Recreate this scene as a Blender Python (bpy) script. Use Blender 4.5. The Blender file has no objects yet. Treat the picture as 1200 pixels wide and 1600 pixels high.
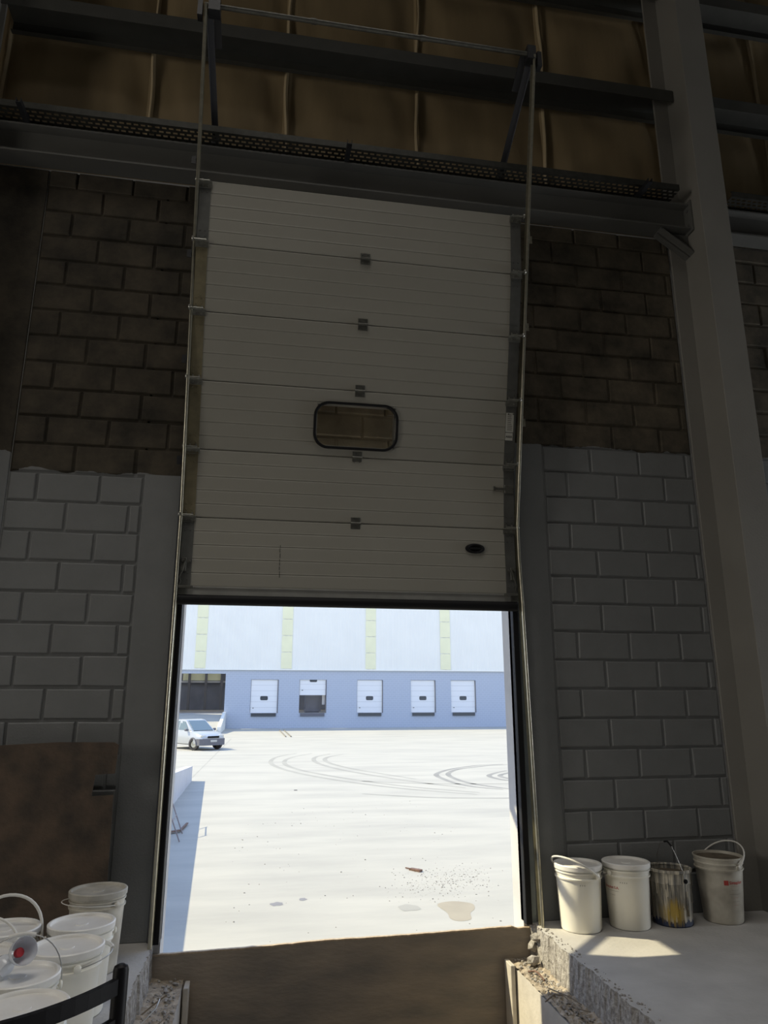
import bpy, math, random
from mathutils import Vector, Matrix
random.seed(7)
SC = bpy.context.scene
COL = SC.collection
PI = math.pi
V = Vector

# ------------------------------------------------------------------ helpers
class MB:
    """collects faces, then links them as one mesh object"""
    def __init__(s): s.v = []; s.f = []; s.sm = []; s.M = Matrix.Identity(4); s.mi = []; s.cur = 0
    def add(s, vs, fs, smooth=False):
        b = len(s.v); M = s.M
        s.v += [tuple(M @ V(p)) for p in vs]
        for f in fs:
            s.f.append(tuple(b + i for i in f)); s.sm.append(smooth); s.mi.append(s.cur)
    def box(s, x0, x1, y0, y1, z0, z1, bev=0.0):
        if x0 > x1: x0, x1 = x1, x0
        if y0 > y1: y0, y1 = y1, y0
        if z0 > z1: z0, z1 = z1, z0
        if bev <= 0:
            vs = [(x, y, z) for x in (x0, x1) for y in (y0, y1) for z in (z0, z1)]
            s.add(vs, [(0,1,3,2),(4,6,7,5),(0,4,5,1),(2,3,7,6),(0,2,6,4),(1,5,7,3)])
            return
        b = min(bev, (x1-x0)*.45, (y1-y0)*.45, (z1-z0)*.45)
        X = (x0, x1); Y = (y0, y1); Z = (z0, z1); vs = []; ix = {}
        for i in (0,1):
            for j in (0,1):
                for k in (0,1):
                    sx = b if i == 0 else -b; sy = b if j == 0 else -b; sz = b if k == 0 else -b
                    ix[(i,j,k,0)] = len(vs); vs.append((X[i], Y[j]+sy, Z[k]+sz))
                    ix[(i,j,k,1)] = len(vs); vs.append((X[i]+sx, Y[j], Z[k]+sz))
                    ix[(i,j,k,2)] = len(vs); vs.append((X[i]+sx, Y[j]+sy, Z[k]))
        fs = []
        q = [(0,0),(1,0),(1,1),(0,1)]
        for i in (0,1): fs.append([ix[(i,a,c,0)] for a,c in q])
        for j in (0,1): fs.append([ix[(a,j,c,1)] for a,c in q])
        for k in (0,1): fs.append([ix[(a,c,k,2)] for a,c in q])
        for a in (0,1):
            for c in (0,1):
                fs.append([ix[(0,a,c,1)], ix[(1,a,c,1)], ix[(1,a,c,2)], ix[(0,a,c,2)]])
                fs.append([ix[(a,0,c,0)], ix[(a,1,c,0)], ix[(a,1,c,2)], ix[(a,0,c,2)]])
                fs.append([ix[(a,c,0,0)], ix[(a,c,1,0)], ix[(a,c,1,1)], ix[(a,c,0,1)]])
                for k in (0,1): fs.append([ix[(a,c,k,0)], ix[(a,c,k,1)], ix[(a,c,k,2)]])
        s.add(vs, fs)
    def beam(s, a, b, w, h, up=(0,0,1)):
        """square bar from a to b"""
        a = V(a); b = V(b); d = (b-a).normalized(); u = V(up)
        if abs(d.dot(u)) > .98: u = V((0,1,0))
        r = d.cross(u).normalized(); u = r.cross(d)
        vs = [p + r*(i*w/2) + u*(j*h/2) for p in (a, b) for i, j in ((-1,-1),(1,-1),(1,1),(-1,1))]
        s.add(vs, [(0,3,2,1),(4,5,6,7),(0,1,5,4),(1,2,6,5),(2,3,7,6),(3,0,4,7)])
    def tube(s, pts, r, n=10, closed=False, smooth=True):
        pts = [V(p) for p in pts]; N = len(pts); rings = []; up = None
        for i, p in enumerate(pts):
            if closed: d = pts[(i+1) % N] - pts[i-1]
            else: d = pts[min(i+1, N-1)] - pts[max(i-1, 0)]
            d = d.normalized()
            if up is None:
                up = V((0,0,1)) if abs(d.z) < .9 else V((0,1,0))
            x = d.cross(up).normalized(); up = x.cross(d).normalized()
            rr = r[i] if isinstance(r, (list, tuple)) else r
            rings.append([p + x*(rr*math.cos(2*PI*k/n)) + up*(rr*math.sin(2*PI*k/n)) for k in range(n)])
        vs = [q for rg in rings for q in rg]; fs = []
        for i in range(N if closed else N-1):
            j = (i+1) % N
            for k in range(n):
                fs.append((i*n+k, i*n+(k+1)%n, j*n+(k+1)%n, j*n+k))
        s.add(vs, fs, smooth)
        if not closed:
            s.add(rings[0], [tuple(range(n))[::-1]]); s.add(rings[-1], [tuple(range(n))])
    def lathe(s, prof, n=40, c=(0,0,0), axis='Z', smooth=True, cap=True):
        """prof: (r, z) list; sharp corners are doubled by repeating points"""
        vs = []; fs = []; c = V(c)
        def P(r, z, a):
            x, y = r*math.cos(a), r*math.sin(a)
            return c + (V((x, y, z)) if axis == 'Z' else V((x, z, y)) if axis == 'Y' else V((z, x, y)))
        for r, z in prof:
            for k in range(n): vs.append(P(r, z, 2*PI*k/n))
        for i in range(len(prof)-1):
            for k in range(n): fs.append((i*n+k, i*n+(k+1)%n, (i+1)*n+(k+1)%n, (i+1)*n+k))
        s.add(vs, fs, smooth)
        if cap:
            if prof[0][0] > 1e-4: s.add(vs[:n], [tuple(range(n))[::-1]])
            if prof[-1][0] > 1e-4: s.add(vs[-n:], [tuple(range(n))])
    def prism(s, poly, h0, h1, plane='XY', smooth=False):
        def P(a, b, h):
            return (a, b, h) if plane == 'XY' else (a, h, b) if plane == 'XZ' else (h, a, b)
        n = len(poly)
        vs = [P(a, b, h0) for a, b in poly] + [P(a, b, h1) for a, b in poly]
        s.add(vs, [tuple(range(n))[::-1], tuple(range(n, 2*n))])
        s.add(vs, [(i, (i+1)%n, n+(i+1)%n, n+i) for i in range(n)], smooth)
    def grid(s, fn, nu, nv, smooth=True):
        vs = [fn(i/nu, j/nv) for i in range(nu+1) for j in range(nv+1)]
        s.add(vs, [(i*(nv+1)+j, (i+1)*(nv+1)+j, (i+1)*(nv+1)+j+1, i*(nv+1)+j+1) for i in range(nu) for j in range(nv)], smooth)
    def rock(s, c, r, seed=None):
        rnd = random.Random(seed if seed is not None else random.random())
        t = (1+5**.5)/2
        vs = [(-1,t,0),(1,t,0),(-1,-t,0),(1,-t,0),(0,-1,t),(0,1,t),(0,-1,-t),(0,1,-t),(t,0,-1),(t,0,1),(-t,0,-1),(-t,0,1)]
        fs = [(0,11,5),(0,5,1),(0,1,7),(0,7,10),(0,10,11),(1,5,9),(5,11,4),(11,10,2),(10,7,6),(7,1,8),(3,9,4),(3,4,2),(3,2,6),(3,6,8),(3,8,9),(4,9,5),(2,4,11),(6,2,10),(8,6,7),(9,8,1)]
        sx, sy, sz = rnd.uniform(.7,1.2), rnd.uniform(.7,1.2), rnd.uniform(.45,.8)
        out = []
        for v in vs:
            k = r/1.9*rnd.uniform(.75, 1.15)
            out.append((c[0]+v[0]*k*sx, c[1]+v[1]*k*sy, c[2]+v[2]*k*sz))
        s.add(out, fs)
    def build(s, name, mat, parent=None, local=False, bev=0.0):
        me = bpy.data.meshes.new(name)
        me.from_pydata(s.v, [], s.f)
        me.polygons.foreach_set('use_smooth', s.sm)
        mats = mat if isinstance(mat, (list, tuple)) else [mat]
        for m in mats: me.materials.append(m)
        if len(mats) > 1: me.polygons.foreach_set('material_index', s.mi)
        import bmesh
        bm = bmesh.new(); bm.from_mesh(me)
        bmesh.ops.recalc_face_normals(bm, faces=bm.faces)
        bm.to_mesh(me); bm.free()
        if any(s.sm): me.set_sharp_from_angle(angle=math.radians(32))
        me.update()
        o = bpy.data.objects.new(name, me); COL.objects.link(o)
        if parent is not None:
            o.parent = parent
            if not local:
                p = parent; off = V((0,0,0))
                while p is not None: off += p.location; p = p.parent
                o.location = -off
        if bev:
            md = o.modifiers.new('bevel', 'BEVEL'); md.width = bev; md.segments = 2; md.limit_method = 'ANGLE'
        return o

def tag(o, label=None, cat=None, group=None, kind=None):
    if label: o['label'] = label
    if cat: o['category'] = cat
    if group: o['group'] = group
    if kind: o['kind'] = kind
    return o
def empty(name, loc=(0,0,0), rz=0.0, label=None, cat=None, group=None, kind=None):
    o = bpy.data.objects.new(name, None); COL.objects.link(o)
    o.empty_display_size = .1
    o.location = loc; o.rotation_euler = (0, 0, rz)
    return tag(o, label, cat, group, kind)
def struct(o, label=None, cat=None): return tag(o, label, cat, None, 'structure')
def copy_tree(o, parent=None):
    c = o.copy(); COL.objects.link(c)
    if parent is not None: c.parent = parent
    for ch in list(o.children): copy_tree(ch, c)
    return c

# ------------------------------------------------------------------ materials
def mat(name, col, rough=.6, metal=0.0, var=0.0, scale=8.0, bump=0.0, bscale=40.0, col2=None, stretch=(1,1,1), spec=.5, alpha=None, trans=0.0):
    m = bpy.data.materials.new(name); m.use_nodes = True
    nt = m.node_tree; N = nt.nodes; L = nt.links
    b = N['Principled BSDF']
    b.inputs['Base Color'].default_value = (*col, 1)
    b.inputs['Roughness'].default_value = rough
    b.inputs['Metallic'].default_value = metal
    b.inputs['Specular IOR Level'].default_value = spec
    b.inputs['Transmission Weight'].default_value = trans
    if var or bump or col2:
        tc = N.new('ShaderNodeTexCoord'); mp = N.new('ShaderNodeMapping'); mp.inputs['Scale'].default_value = stretch
        L.new(tc.outputs['Object'], mp.inputs['Vector'])
    if var or col2:
        n = N.new('ShaderNodeTexNoise'); n.inputs['Scale'].default_value = scale; n.inputs['Detail'].default_value = 6
        L.new(mp.outputs['Vector'], n.inputs['Vector'])
        r = N.new('ShaderNodeValToRGB')
        c2 = col2 or tuple(max(0, c*(1-var)) for c in col)
        c1 = col if col2 else tuple(min(1, c*(1+var)) for c in col)
        r.color_ramp.elements[0].position = .32; r.color_ramp.elements[1].position = .68
        r.color_ramp.elements[0].color = (*c2, 1); r.color_ramp.elements[1].color = (*c1, 1)
        L.new(n.outputs['Fac'], r.inputs['Fac']); L.new(r.outputs['Color'], b.inputs['Base Color'])
    if bump:
        n2 = N.new('ShaderNodeTexNoise'); n2.inputs['Scale'].default_value = bscale; n2.inputs['Detail'].default_value = 5
        L.new(mp.outputs['Vector'], n2.inputs['Vector'])
        bp = N.new('ShaderNodeBump'); bp.inputs['Strength'].default_value = bump; bp.inputs['Distance'].default_value = .01
        L.new(n2.outputs['Fac'], bp.inputs['Height']); L.new(bp.outputs['Normal'], b.inputs['Normal'])
    return m

def block_paint(name, th, k=1.0):
    """grey paint below a ragged line at height th, bare brown block above it"""
    m = bpy.data.materials.new(name); m.use_nodes = True
    nt = m.node_tree; N = nt.nodes; L = nt.links; b = N['Principled BSDF']
    geo = N.new('ShaderNodeNewGeometry'); sep = N.new('ShaderNodeSeparateXYZ'); L.new(geo.outputs['Position'], sep.inputs[0])
    n = N.new('ShaderNodeTexNoise'); n.inputs['Scale'].default_value = 5; n.inputs['Detail'].default_value = 4
    L.new(geo.outputs['Position'], n.inputs['Vector'])
    a = N.new('ShaderNodeMath'); a.operation = 'MULTIPLY_ADD'; a.inputs[1].default_value = .10; L.new(n.outputs['Fac'], a.inputs[0]); L.new(sep.outputs['Z'], a.inputs[2])
    g = N.new('ShaderNodeMath'); g.operation = 'GREATER_THAN'; g.inputs[1].default_value = th + .05; L.new(a.outputs[0], g.inputs[0])
    n2 = N.new('ShaderNodeTexNoise'); n2.inputs['Scale'].default_value = 3.5; n2.inputs['Detail'].default_value = 8; n2.inputs['Roughness'].default_value = .65
    L.new(geo.outputs['Position'], n2.inputs['Vector'])
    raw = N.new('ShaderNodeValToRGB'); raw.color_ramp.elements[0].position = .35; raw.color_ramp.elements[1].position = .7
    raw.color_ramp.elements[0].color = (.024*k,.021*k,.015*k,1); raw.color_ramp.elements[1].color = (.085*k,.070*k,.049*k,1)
    L.new(n2.outputs['Fac'], raw.inputs['Fac'])
    pnt = N.new('ShaderNodeValToRGB'); pnt.color_ramp.elements[0].position = .3; pnt.color_ramp.elements[1].position = .75
    pnt.color_ramp.elements[0].color = (.175,.182,.184,1); pnt.color_ramp.elements[1].color = (.21,.217,.219,1)
    L.new(n2.outputs['Fac'], pnt.inputs['Fac'])
    mx = N.new('ShaderNodeMix'); mx.data_type = 'RGBA'
    L.new(g.outputs[0], mx.inputs['Factor']); L.new(pnt.outputs['Color'], mx.inputs['A']); L.new(raw.outputs['Color'], mx.inputs['B'])
    L.new(mx.outputs['Result'], b.inputs['Base Color'])
    rr = N.new('ShaderNodeMapRange'); rr.inputs['To Min'].default_value = .5; rr.inputs['To Max'].default_value = .95
    L.new(g.outputs[0], rr.inputs['Value']); L.new(rr.outputs['Result'], b.inputs['Roughness'])
    n3 = N.new('ShaderNodeTexNoise'); n3.inputs['Scale'].default_value = 90; n3.inputs['Detail'].default_value = 5
    L.new(geo.outputs['Position'], n3.inputs['Vector'])
    bp = N.new('ShaderNodeBump'); bp.inputs['Strength'].default_value = .35; bp.inputs['Distance'].default_value = .006
    L.new(n3.outputs['Fac'], bp.inputs['Height']); L.new(bp.outputs['Normal'], b.inputs['Normal'])
    return m

def yard_mat():
    m = mat('yard_concrete', (.40,.385,.34), .85, bump=.15, bscale=12)
    nt = m.node_tree; N = nt.nodes; L = nt.links; b = N['Principled BSDF']
    tc = N.new('ShaderNodeTexCoord')
    mp = N.new('ShaderNodeMapping'); mp.inputs['Scale'].default_value = (.32, 1.05, 1); mp.inputs['Rotation'].default_value = (0,0,.12)
    L.new(tc.outputs['Object'], mp.inputs['Vector'])
    n = N.new('ShaderNodeTexNoise'); n.inputs['Scale'].default_value = .8; n.inputs['Detail'].default_value = 9; n.inputs['Roughness'].default_value = .62
    L.new(mp.outputs['Vector'], n.inputs['Vector'])
    r = N.new('ShaderNodeValToRGB'); r.color_ramp.elements[0].position = .33; r.color_ramp.elements[1].position = .6
    r.color_ramp.elements[0].color = (.335,.327,.292,1); r.color_ramp.elements[1].color = (.402,.390,.343,1)
    L.new(n.outputs['Fac'], r.inputs['Fac']); L.new(r.outputs['Color'], b.inputs['Base Color'])
    return m

def brick_mat(name, c1, c2, mortar, bw=.4, bh=.2):
    m = mat(name, c1, .8)
    nt = m.node_tree; N = nt.nodes; L = nt.links; b = N['Principled BSDF']
    geo = N.new('ShaderNodeNewGeometry'); sep = N.new('ShaderNodeSeparateXYZ'); cmb = N.new('ShaderNodeCombineXYZ')
    L.new(geo.outputs['Position'], sep.inputs[0]); L.new(sep.outputs['X'], cmb.inputs['X']); L.new(sep.outputs['Z'], cmb.inputs['Y'])
    t = N.new('ShaderNodeTexBrick'); t.inputs['Scale'].default_value = 1; t.inputs['Brick Width'].default_value = bw; t.inputs['Row Height'].default_value = bh
    t.inputs['Mortar Size'].default_value = .018; t.inputs['Color1'].default_value = (*c1,1); t.inputs['Color2'].default_value = (*c2,1); t.inputs['Mortar'].default_value = (*mortar,1)
    L.new(cmb.outputs[0], t.inputs['Vector']); L.new(t.outputs['Color'], b.inputs['Base Color'])
    return m

def drip_mat():
    """pail with dried paint runs: streaks stretched down its side, a yellow splash and a blue foot"""
    m = mat('paint_runs', (.3,.29,.26), .55, bump=.5, bscale=30, stretch=(1,1,.15))
    nt = m.node_tree; N = nt.nodes; L = nt.links; b = N['Principled BSDF']
    tc = N.new('ShaderNodeTexCoord'); mp = N.new('ShaderNodeMapping'); mp.inputs['Scale'].default_value = (60,60,5)
    L.new(tc.outputs['Object'], mp.inputs['Vector'])
    n = N.new('ShaderNodeTexNoise'); n.inputs['Scale'].default_value = 1; n.inputs['Detail'].default_value = 5; L.new(mp.outputs['Vector'], n.inputs['Vector'])
    r = N.new('ShaderNodeValToRGB'); e = r.color_ramp.elements
    e[0].position = .36; e[0].color = (.17,.17,.165,1); e[1].position = .64; e[1].color = (.66,.61,.50,1)
    k = e.new(.5); k.color = (.34,.32,.275,1)
    L.new(n.outputs['Fac'], r.inputs['Fac'])
    sep = N.new('ShaderNodeSeparateXYZ'); L.new(tc.outputs['Object'], sep.inputs[0])
    # blue foot, ragged by the streak noise
    a = N.new('ShaderNodeMath'); a.operation = 'MULTIPLY_ADD'; a.inputs[1].default_value = .09; L.new(n.outputs['Fac'], a.inputs[0]); L.new(sep.outputs['Z'], a.inputs[2])
    lt = N.new('ShaderNodeMath'); lt.operation = 'LESS_THAN'; lt.inputs[1].default_value = .085; L.new(a.outputs[0], lt.inputs[0])
    mx = N.new('ShaderNodeMix'); mx.data_type = 'RGBA'; mx.inputs['B'].default_value = (.03,.045,.10,1)
    L.new(lt.outputs[0], mx.inputs['Factor']); L.new(r.outputs['Color'], mx.inputs['A'])
    # yellow splash on the front
    d = N.new('ShaderNodeVectorMath'); d.operation = 'DISTANCE'; d.inputs[1].default_value = (-.055,-.115,.085); L.new(tc.outputs['Object'], d.inputs[0])
    a2 = N.new('ShaderNodeMath'); a2.operation = 'MULTIPLY_ADD'; a2.inputs[1].default_value = .16; L.new(n.outputs['Fac'], a2.inputs[0]); L.new(d.outputs['Value'], a2.inputs[2])
    lt2 = N.new('ShaderNodeMapRange'); lt2.inputs['From Min'].default_value = .165; lt2.inputs['From Max'].default_value = .105; lt2.inputs['To Max'].default_value = .85; L.new(a2.outputs[0], lt2.inputs['Value'])
    mx2 = N.new('ShaderNodeMix'); mx2.data_type = 'RGBA'; mx2.inputs['B'].default_value = (.55,.38,.06,1)
    L.new(lt2.outputs[0], mx2.inputs['Factor']); L.new(mx.outputs['Result'], mx2.inputs['A'])
    L.new(mx2.outputs['Result'], b.inputs['Base Color'])
    return m

M = {}
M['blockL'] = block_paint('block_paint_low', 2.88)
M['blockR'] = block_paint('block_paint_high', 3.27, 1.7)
M['plasterL'] = block_paint('plaster_low', 2.99)
M['lintel'] = mat('bare_lintel_block_lit', (.46,.39,.28), .9, col2=(.26,.21,.15), scale=5, bump=.5, bscale=60)  # paler than the other bare block, standing in for light off the yard
M['concrete_out'] = mat('outside_concrete', (.52,.52,.52), .8, var=.08, scale=3)
M['steel'] = mat('grey_painted_steel', (.115,.115,.107), .5, var=.08, scale=2, bump=.05)
M['column'] = mat('grey_column_paint', (.24,.23,.208), .55, var=.06, scale=2, bump=.15, bscale=60)
M['girt'] = mat('dull_girt_steel', (.055,.055,.048), .6, var=.1)
M['galv'] = mat('galvanised_steel', (.44,.42,.335), .28, metal=.75, var=.12, scale=30)
M['galv_dark'] = mat('dull_galvanised', (.13,.13,.115), .45, metal=.5, var=.2, scale=25)
M['stile_tan'] = mat('tan_reflection_stile', (.19,.165,.10), .6, metal=.2, var=.2, scale=14)  # tan is a reflection on the steel, put into the base colour
M['stile_grey'] = mat('grey_stile', (.11,.112,.105), .5, metal=.3, var=.15, scale=14)
M['track_blue'] = mat('blue_grey_angle', (.24,.27,.28), .4, metal=.4, var=.1)
M['tape'] = mat('seam_tape', (.50,.40,.25), .6, var=.1, scale=6)
M['black_steel'] = mat('black_steel', (.018,.019,.022), .45, bump=.05)
M['blue_black'] = mat('blue_black_angle', (.055,.058,.068), .5)
M['rubber'] = mat('black_rubber', (.010,.010,.011), .6, spec=.2)
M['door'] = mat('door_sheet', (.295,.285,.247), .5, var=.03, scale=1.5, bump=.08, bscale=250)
M['door_outer'] = mat('door_outer_sheet', (.78,.78,.76), .5)
M['hinge'] = mat('hinge_steel', (.30,.30,.27), .35, metal=.65, var=.2, scale=40)
M['tray'] = mat('dark_tray_steel', (.055,.055,.048), .45, metal=.5, var=.2, scale=25)
M['alu'] = mat('grey_bottom_rail', (.30,.30,.28), .45, metal=.3, var=.1)
M['insul'] = mat('tan_insulation_facing', (.34,.255,.14), .75, col2=(.25,.19,.105), scale=1.6, bump=.35, bscale=5, stretch=(2.5,1,.6))
M['floor'] = mat('dusty_floor', (.41,.40,.385), .8, var=.10, scale=3.5, bump=.25, bscale=45)
M['rawedge'] = mat('broken_concrete', (.42,.40,.37), .95, col2=(.20,.185,.17), scale=35, bump=.9, bscale=60)
M['ledge'] = mat('gritty_ledge', (.42,.36,.28), .95, col2=(.24,.20,.15), scale=22, bump=.6, bscale=70)
M['smooth_conc'] = mat('ledge_side', (.50,.47,.42), .9, var=.08, scale=10, bump=.2)
M['ply'] = mat('grimy_plywood', (.34,.285,.225), .75, col2=(.19,.172,.152), scale=2.6, bump=.3, bscale=25, stretch=(.7,1,2.2))
M['ply_board'] = mat('brown_board', (.115,.08,.055), .85, col2=(.045,.036,.028), scale=7, bump=.4, bscale=40)
M['ply_edge'] = mat('raw_plywood_edge', (.42,.33,.23), .85, var=.2, scale=50)
M['pail'] = mat('white_pail_plastic', (.86,.84,.76), .38, var=.03, scale=4)
M['pail_dirty'] = mat('dusty_pail_plastic', (.62,.59,.51), .45, col2=(.40,.37,.31), scale=9)
M['lid'] = mat('pail_lid_plastic', (.80,.79,.76), .4, var=.06, scale=9)
M['lid_dirty'] = mat('dusty_lid', (.44,.42,.37), .6, var=.2, scale=12)
M['residue'] = mat('dried_residue', (.13,.105,.075), .9, var=.3, scale=25, bump=.8, bscale=35)
M['wire'] = mat('bail_wire', (.45,.44,.42), .35, metal=.8)
M['grip'] = mat('white_grip', (.70,.69,.65), .5)
M['drips'] = drip_mat()
M['clear'] = mat('clear_plastic', (.84,.87,.92), .12, trans=.35)
M['red'] = mat('red_plastic', (.45,.02,.03), .4)
M['redink'] = mat('red_print', (.45,.06,.05), .5)
M['greyink'] = mat('grey_print', (.16,.15,.13), .6)
M['label'] = mat('label_paper', (.48,.48,.44), .6)
M['labelink'] = mat('label_ink', (.03,.03,.03), .6)
M['pane'] = mat('acrylic_pane', (.88,.86,.80), .06, trans=1.0)
M['yard'] = yard_mat()
M['tyre_mark'] = mat('tyre_marks', (.19,.188,.175), .85, col2=(.27,.265,.24), scale=1.2)
M['tyre_mark_faint'] = mat('faint_tyre_marks', (.27,.265,.235), .85, col2=(.325,.318,.28), scale=1.0)
M['puddle'] = mat('damp_patch', (.315,.275,.195), .6, var=.06, scale=3)
M['stain'] = mat('grey_stain', (.19,.187,.19), .7, var=.12, scale=4)
M['grit'] = mat('dark_grit', (.20,.19,.17), .9, var=.3, scale=30)
M['ramp_wall'] = mat('painted_ramp_wall', (.52,.52,.53), .8, var=.05, scale=2)
M['clad'] = mat('white_cladding', (.80,.80,.74), .5, var=.02, scale=.4)
M['skylight'] = mat('yellowed_translucent_sheet', (.80,.79,.54), .5, var=.03, scale=1)
M['lowwall'] = brick_mat('painted_block_wall', (.40,.45,.53), (.41,.46,.54), (.46,.51,.59))
M['far_door'] = mat('far_door_white', (.75,.77,.78), .5)
M['dark'] = mat('dark_interior', (.20,.21,.25), .8, var=.15, scale=.6)
M['dark_floor'] = mat('far_floor', (.34,.31,.27), .8)
M['glazing'] = mat('dark_glazing', (.05,.06,.07), .2)
M['car_paint'] = mat('silver_car_paint', (.47,.49,.50), .28, metal=.35)
M['car_glass'] = mat('car_glass', (.12,.17,.19), .05, spec=.8)
M['car_plastic'] = mat('grey_bumper_plastic', (.13,.13,.145), .6)
M['car_lamp'] = mat('headlamp', (.62,.60,.52), .12)
M['tyre'] = mat('tyre_rubber', (.05,.047,.045), .85)
M['rust'] = mat('rusty_metal', (.17,.10,.07), .7, metal=.3, var=.3, scale=20)
M['cart'] = mat('brown_cart_tube', (.25,.20,.18), .6, var=.2)
M['chair'] = mat('black_chair_steel', (.006,.006,.008), .5, spec=.25)
M['seat'] = mat('black_seat_pad', (.02,.02,.022), .7)
M['roof'] = mat('dark_roof_sheet', (.10,.09,.075), .8)
M['hallwall'] = mat('hall_wall', (.14,.13,.12), .85)
M['twig'] = mat('dry_twig', (.19,.155,.115), .9)

# ------------------------------------------------------------------ camera
cam_d = bpy.data.cameras.new('camera'); cam = bpy.data.objects.new('camera', cam_d); COL.objects.link(cam)
cam.location = (0, -4.914, 1.399)
cam.rotation_euler = (math.radians(90 + 14.46), 0, math.radians(-9.742))
cam_d.sensor_fit = 'VERTICAL'; cam_d.sensor_height = 36; cam_d.lens = 1124.44/1600*36
cam_d.clip_end = 400; cam_d.clip_start = .05
SC.camera = cam

# ------------------------------------------------------------------ front wall of blocks
XL, XR, HO = -.50, 1.76, 3.05          # doorway
w = MB()
w.box(-13, XL, .012, .2, -1.35, 5.22); w.box(XR, 14, .012, .2, -1.35, 5.22); w.box(XL, XR, .012, .2, HO, 5.22); w.box(XL, XR, .06, .2, -1.35, -.30)
wall = struct(w.build('wall_front', M['concrete_out']), 'grey block wall with the tall dock doorway in it', 'wall')

def blocks(x0, x1, k0, k1, j_odd, j_even, raw, mb):
    for k in range(k0, k1):
        z0 = .06 + .2*k; j = j_odd if k % 2 else j_even
        n = math.floor((x0 - j)/.4)
        a = j + .4*n
        while a < x1 - .02:
            xa = max(a, x0); xb = min(a + .4, x1); a += .4
            if xb - xa < .03: continue
            jt = random.uniform(0, .004)*(2 if raw else 1); g = .0085 if not raw else .0095
            za, zb = z0 + g, z0 + .2 - g
            if k == 0: za = .0
            if z0 + .2 > 5.2: zb = 5.2
            A = (xa+g, xb-g); c = .007; yf = -.002 - jt
            rr = lambda: random.uniform(-.003, .003)
            q = [(A[0]+rr(), za+rr()), (A[1]+rr(), za+rr()), (A[1]+rr(), zb+rr()), (A[0]+rr(), zb+rr())]
            cx = sum(p[0] for p in q)/4; cz = sum(p[1] for p in q)/4
            f = [(p[0] + (c if p[0] < cx else -c), p[1] + (c if p[1] < cz else -c)) for p in q]
            vs = [(p[0], .013, p[1]) for p in q] + [(p[0], yf + .006, p[1]) for p in q] + [(p[0], yf + random.uniform(-.001,.001), p[1]) for p in f]
            fs = [(8,9,10,11)]
            for i in range(4):
                fs += [(i, (i+1)%4, 4+(i+1)%4, 4+i), (4+i, 4+(i+1)%4, 8+(i+1)%4, 8+i)]
            mb.add(vs, fs)
# mortar bed (recessed) + blocks + smooth strips beside the doorway
b = MB()
b.box(-1.68, -.815, .008, .0125, 0, 5.2); b.box(-.83, XL, .008, .0125, 2.98, 5.2)
blocks(-1.68, -.82, 0, 14, -1.50, -1.30, False, b); blocks(-1.68, XL, 14, 26, -1.48, -1.28, True, b)

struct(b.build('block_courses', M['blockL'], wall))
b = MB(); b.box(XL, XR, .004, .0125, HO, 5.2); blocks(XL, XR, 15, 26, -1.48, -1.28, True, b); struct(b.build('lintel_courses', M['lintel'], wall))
b = MB()
b.box(2.065, 3.31, .008, .0125, 0, 5.2); b.box(XR, 2.07, .008, .0125, 3.28, 5.2)
blocks(2.07, 3.31, 0, 16, 2.45, 2.25, False, b); blocks(XR+.02, 3.31, 16, 26, 2.45, 2.25, True, b)
b.box(3.84, 9, .004, .0125, 0, 5.2); blocks(3.86, 7.5, 0, 26, 3.9, 4.1, True, b)
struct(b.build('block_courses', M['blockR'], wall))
p = MB(); p.box(-.815, XL, -.004, .06, 0, 2.99, .004)
p.box(-2.2, -1.685, -.006, .06, 0, 5.2, .004)
struct(p.build('plaster_strip', M['plasterL'], wall))
p = MB(); p.box(XR, 2.062, -.004, .06, 0, 3.275, .004)
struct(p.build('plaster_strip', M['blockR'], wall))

# insulated sheeting above the blocks
def sheet(x0, x1, seams):
    m = MB()
    def fn(u, v):
        x = x0 + (x1-x0)*u; z = 5.2 + 4.8*v
        d = min(abs(x - s) for s in seams)
        bul = .05*(1 - math.exp(-(d/.22)**2))
        wr = .010*math.sin(x*9 + 3*math.sin(z*2.1))*math.sin(z*3.7 + x) + .007*math.sin(x*23 + z*5)*math.exp(-(d/.3)**2)
        gz = abs(((z - 6.62) + .58) % 1.16 - .58)
        y = .225 - bul*min(1, gz/.25) - wr
        if d < .022: y -= .03*(1 - d/.022)
        return (x, y, z)
    m.grid(fn, int((x1-x0)/.022), 60)
    return m
s = sheet(-6, 8.6, [-4.4, -3.3, -2.2, -1.06, .045, 1.18, 2.35, 3.5, 4.6, 5.75, 6.9, 8.0])
sheet_obj = struct(s.build('wall_upper', M['insul']), 'tan insulation sheeting with upright seams above the blocks', 'wall sheeting')
SEAMS = [-2.2, -1.06, .045, 1.18, 2.35, 3.5, 4.6, 5.75]
for i_, sx in enumerate(SEAMS):
    m = MB(); rq = random.Random(i_)
    def fn(u, v):
        z = 5.2 + 4.78*v; x = sx + (u-.5)*.036 + .012*math.sin(z*2.3 + i_) + .006*math.sin(z*7 + 2*i_)
        return (x, .205 - .022*(1 - (2*u-1)**2) - .006*math.sin(z*3 + i_), z)
    m.grid(fn, 6, 70)
    m.build('seam_tape', M['tape'], sheet_obj)
s = MB(); s.box(-13, 14, .26, .32, 5.22, 10.2); struct(s.build('wall_outer', M['hallwall']))

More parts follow.
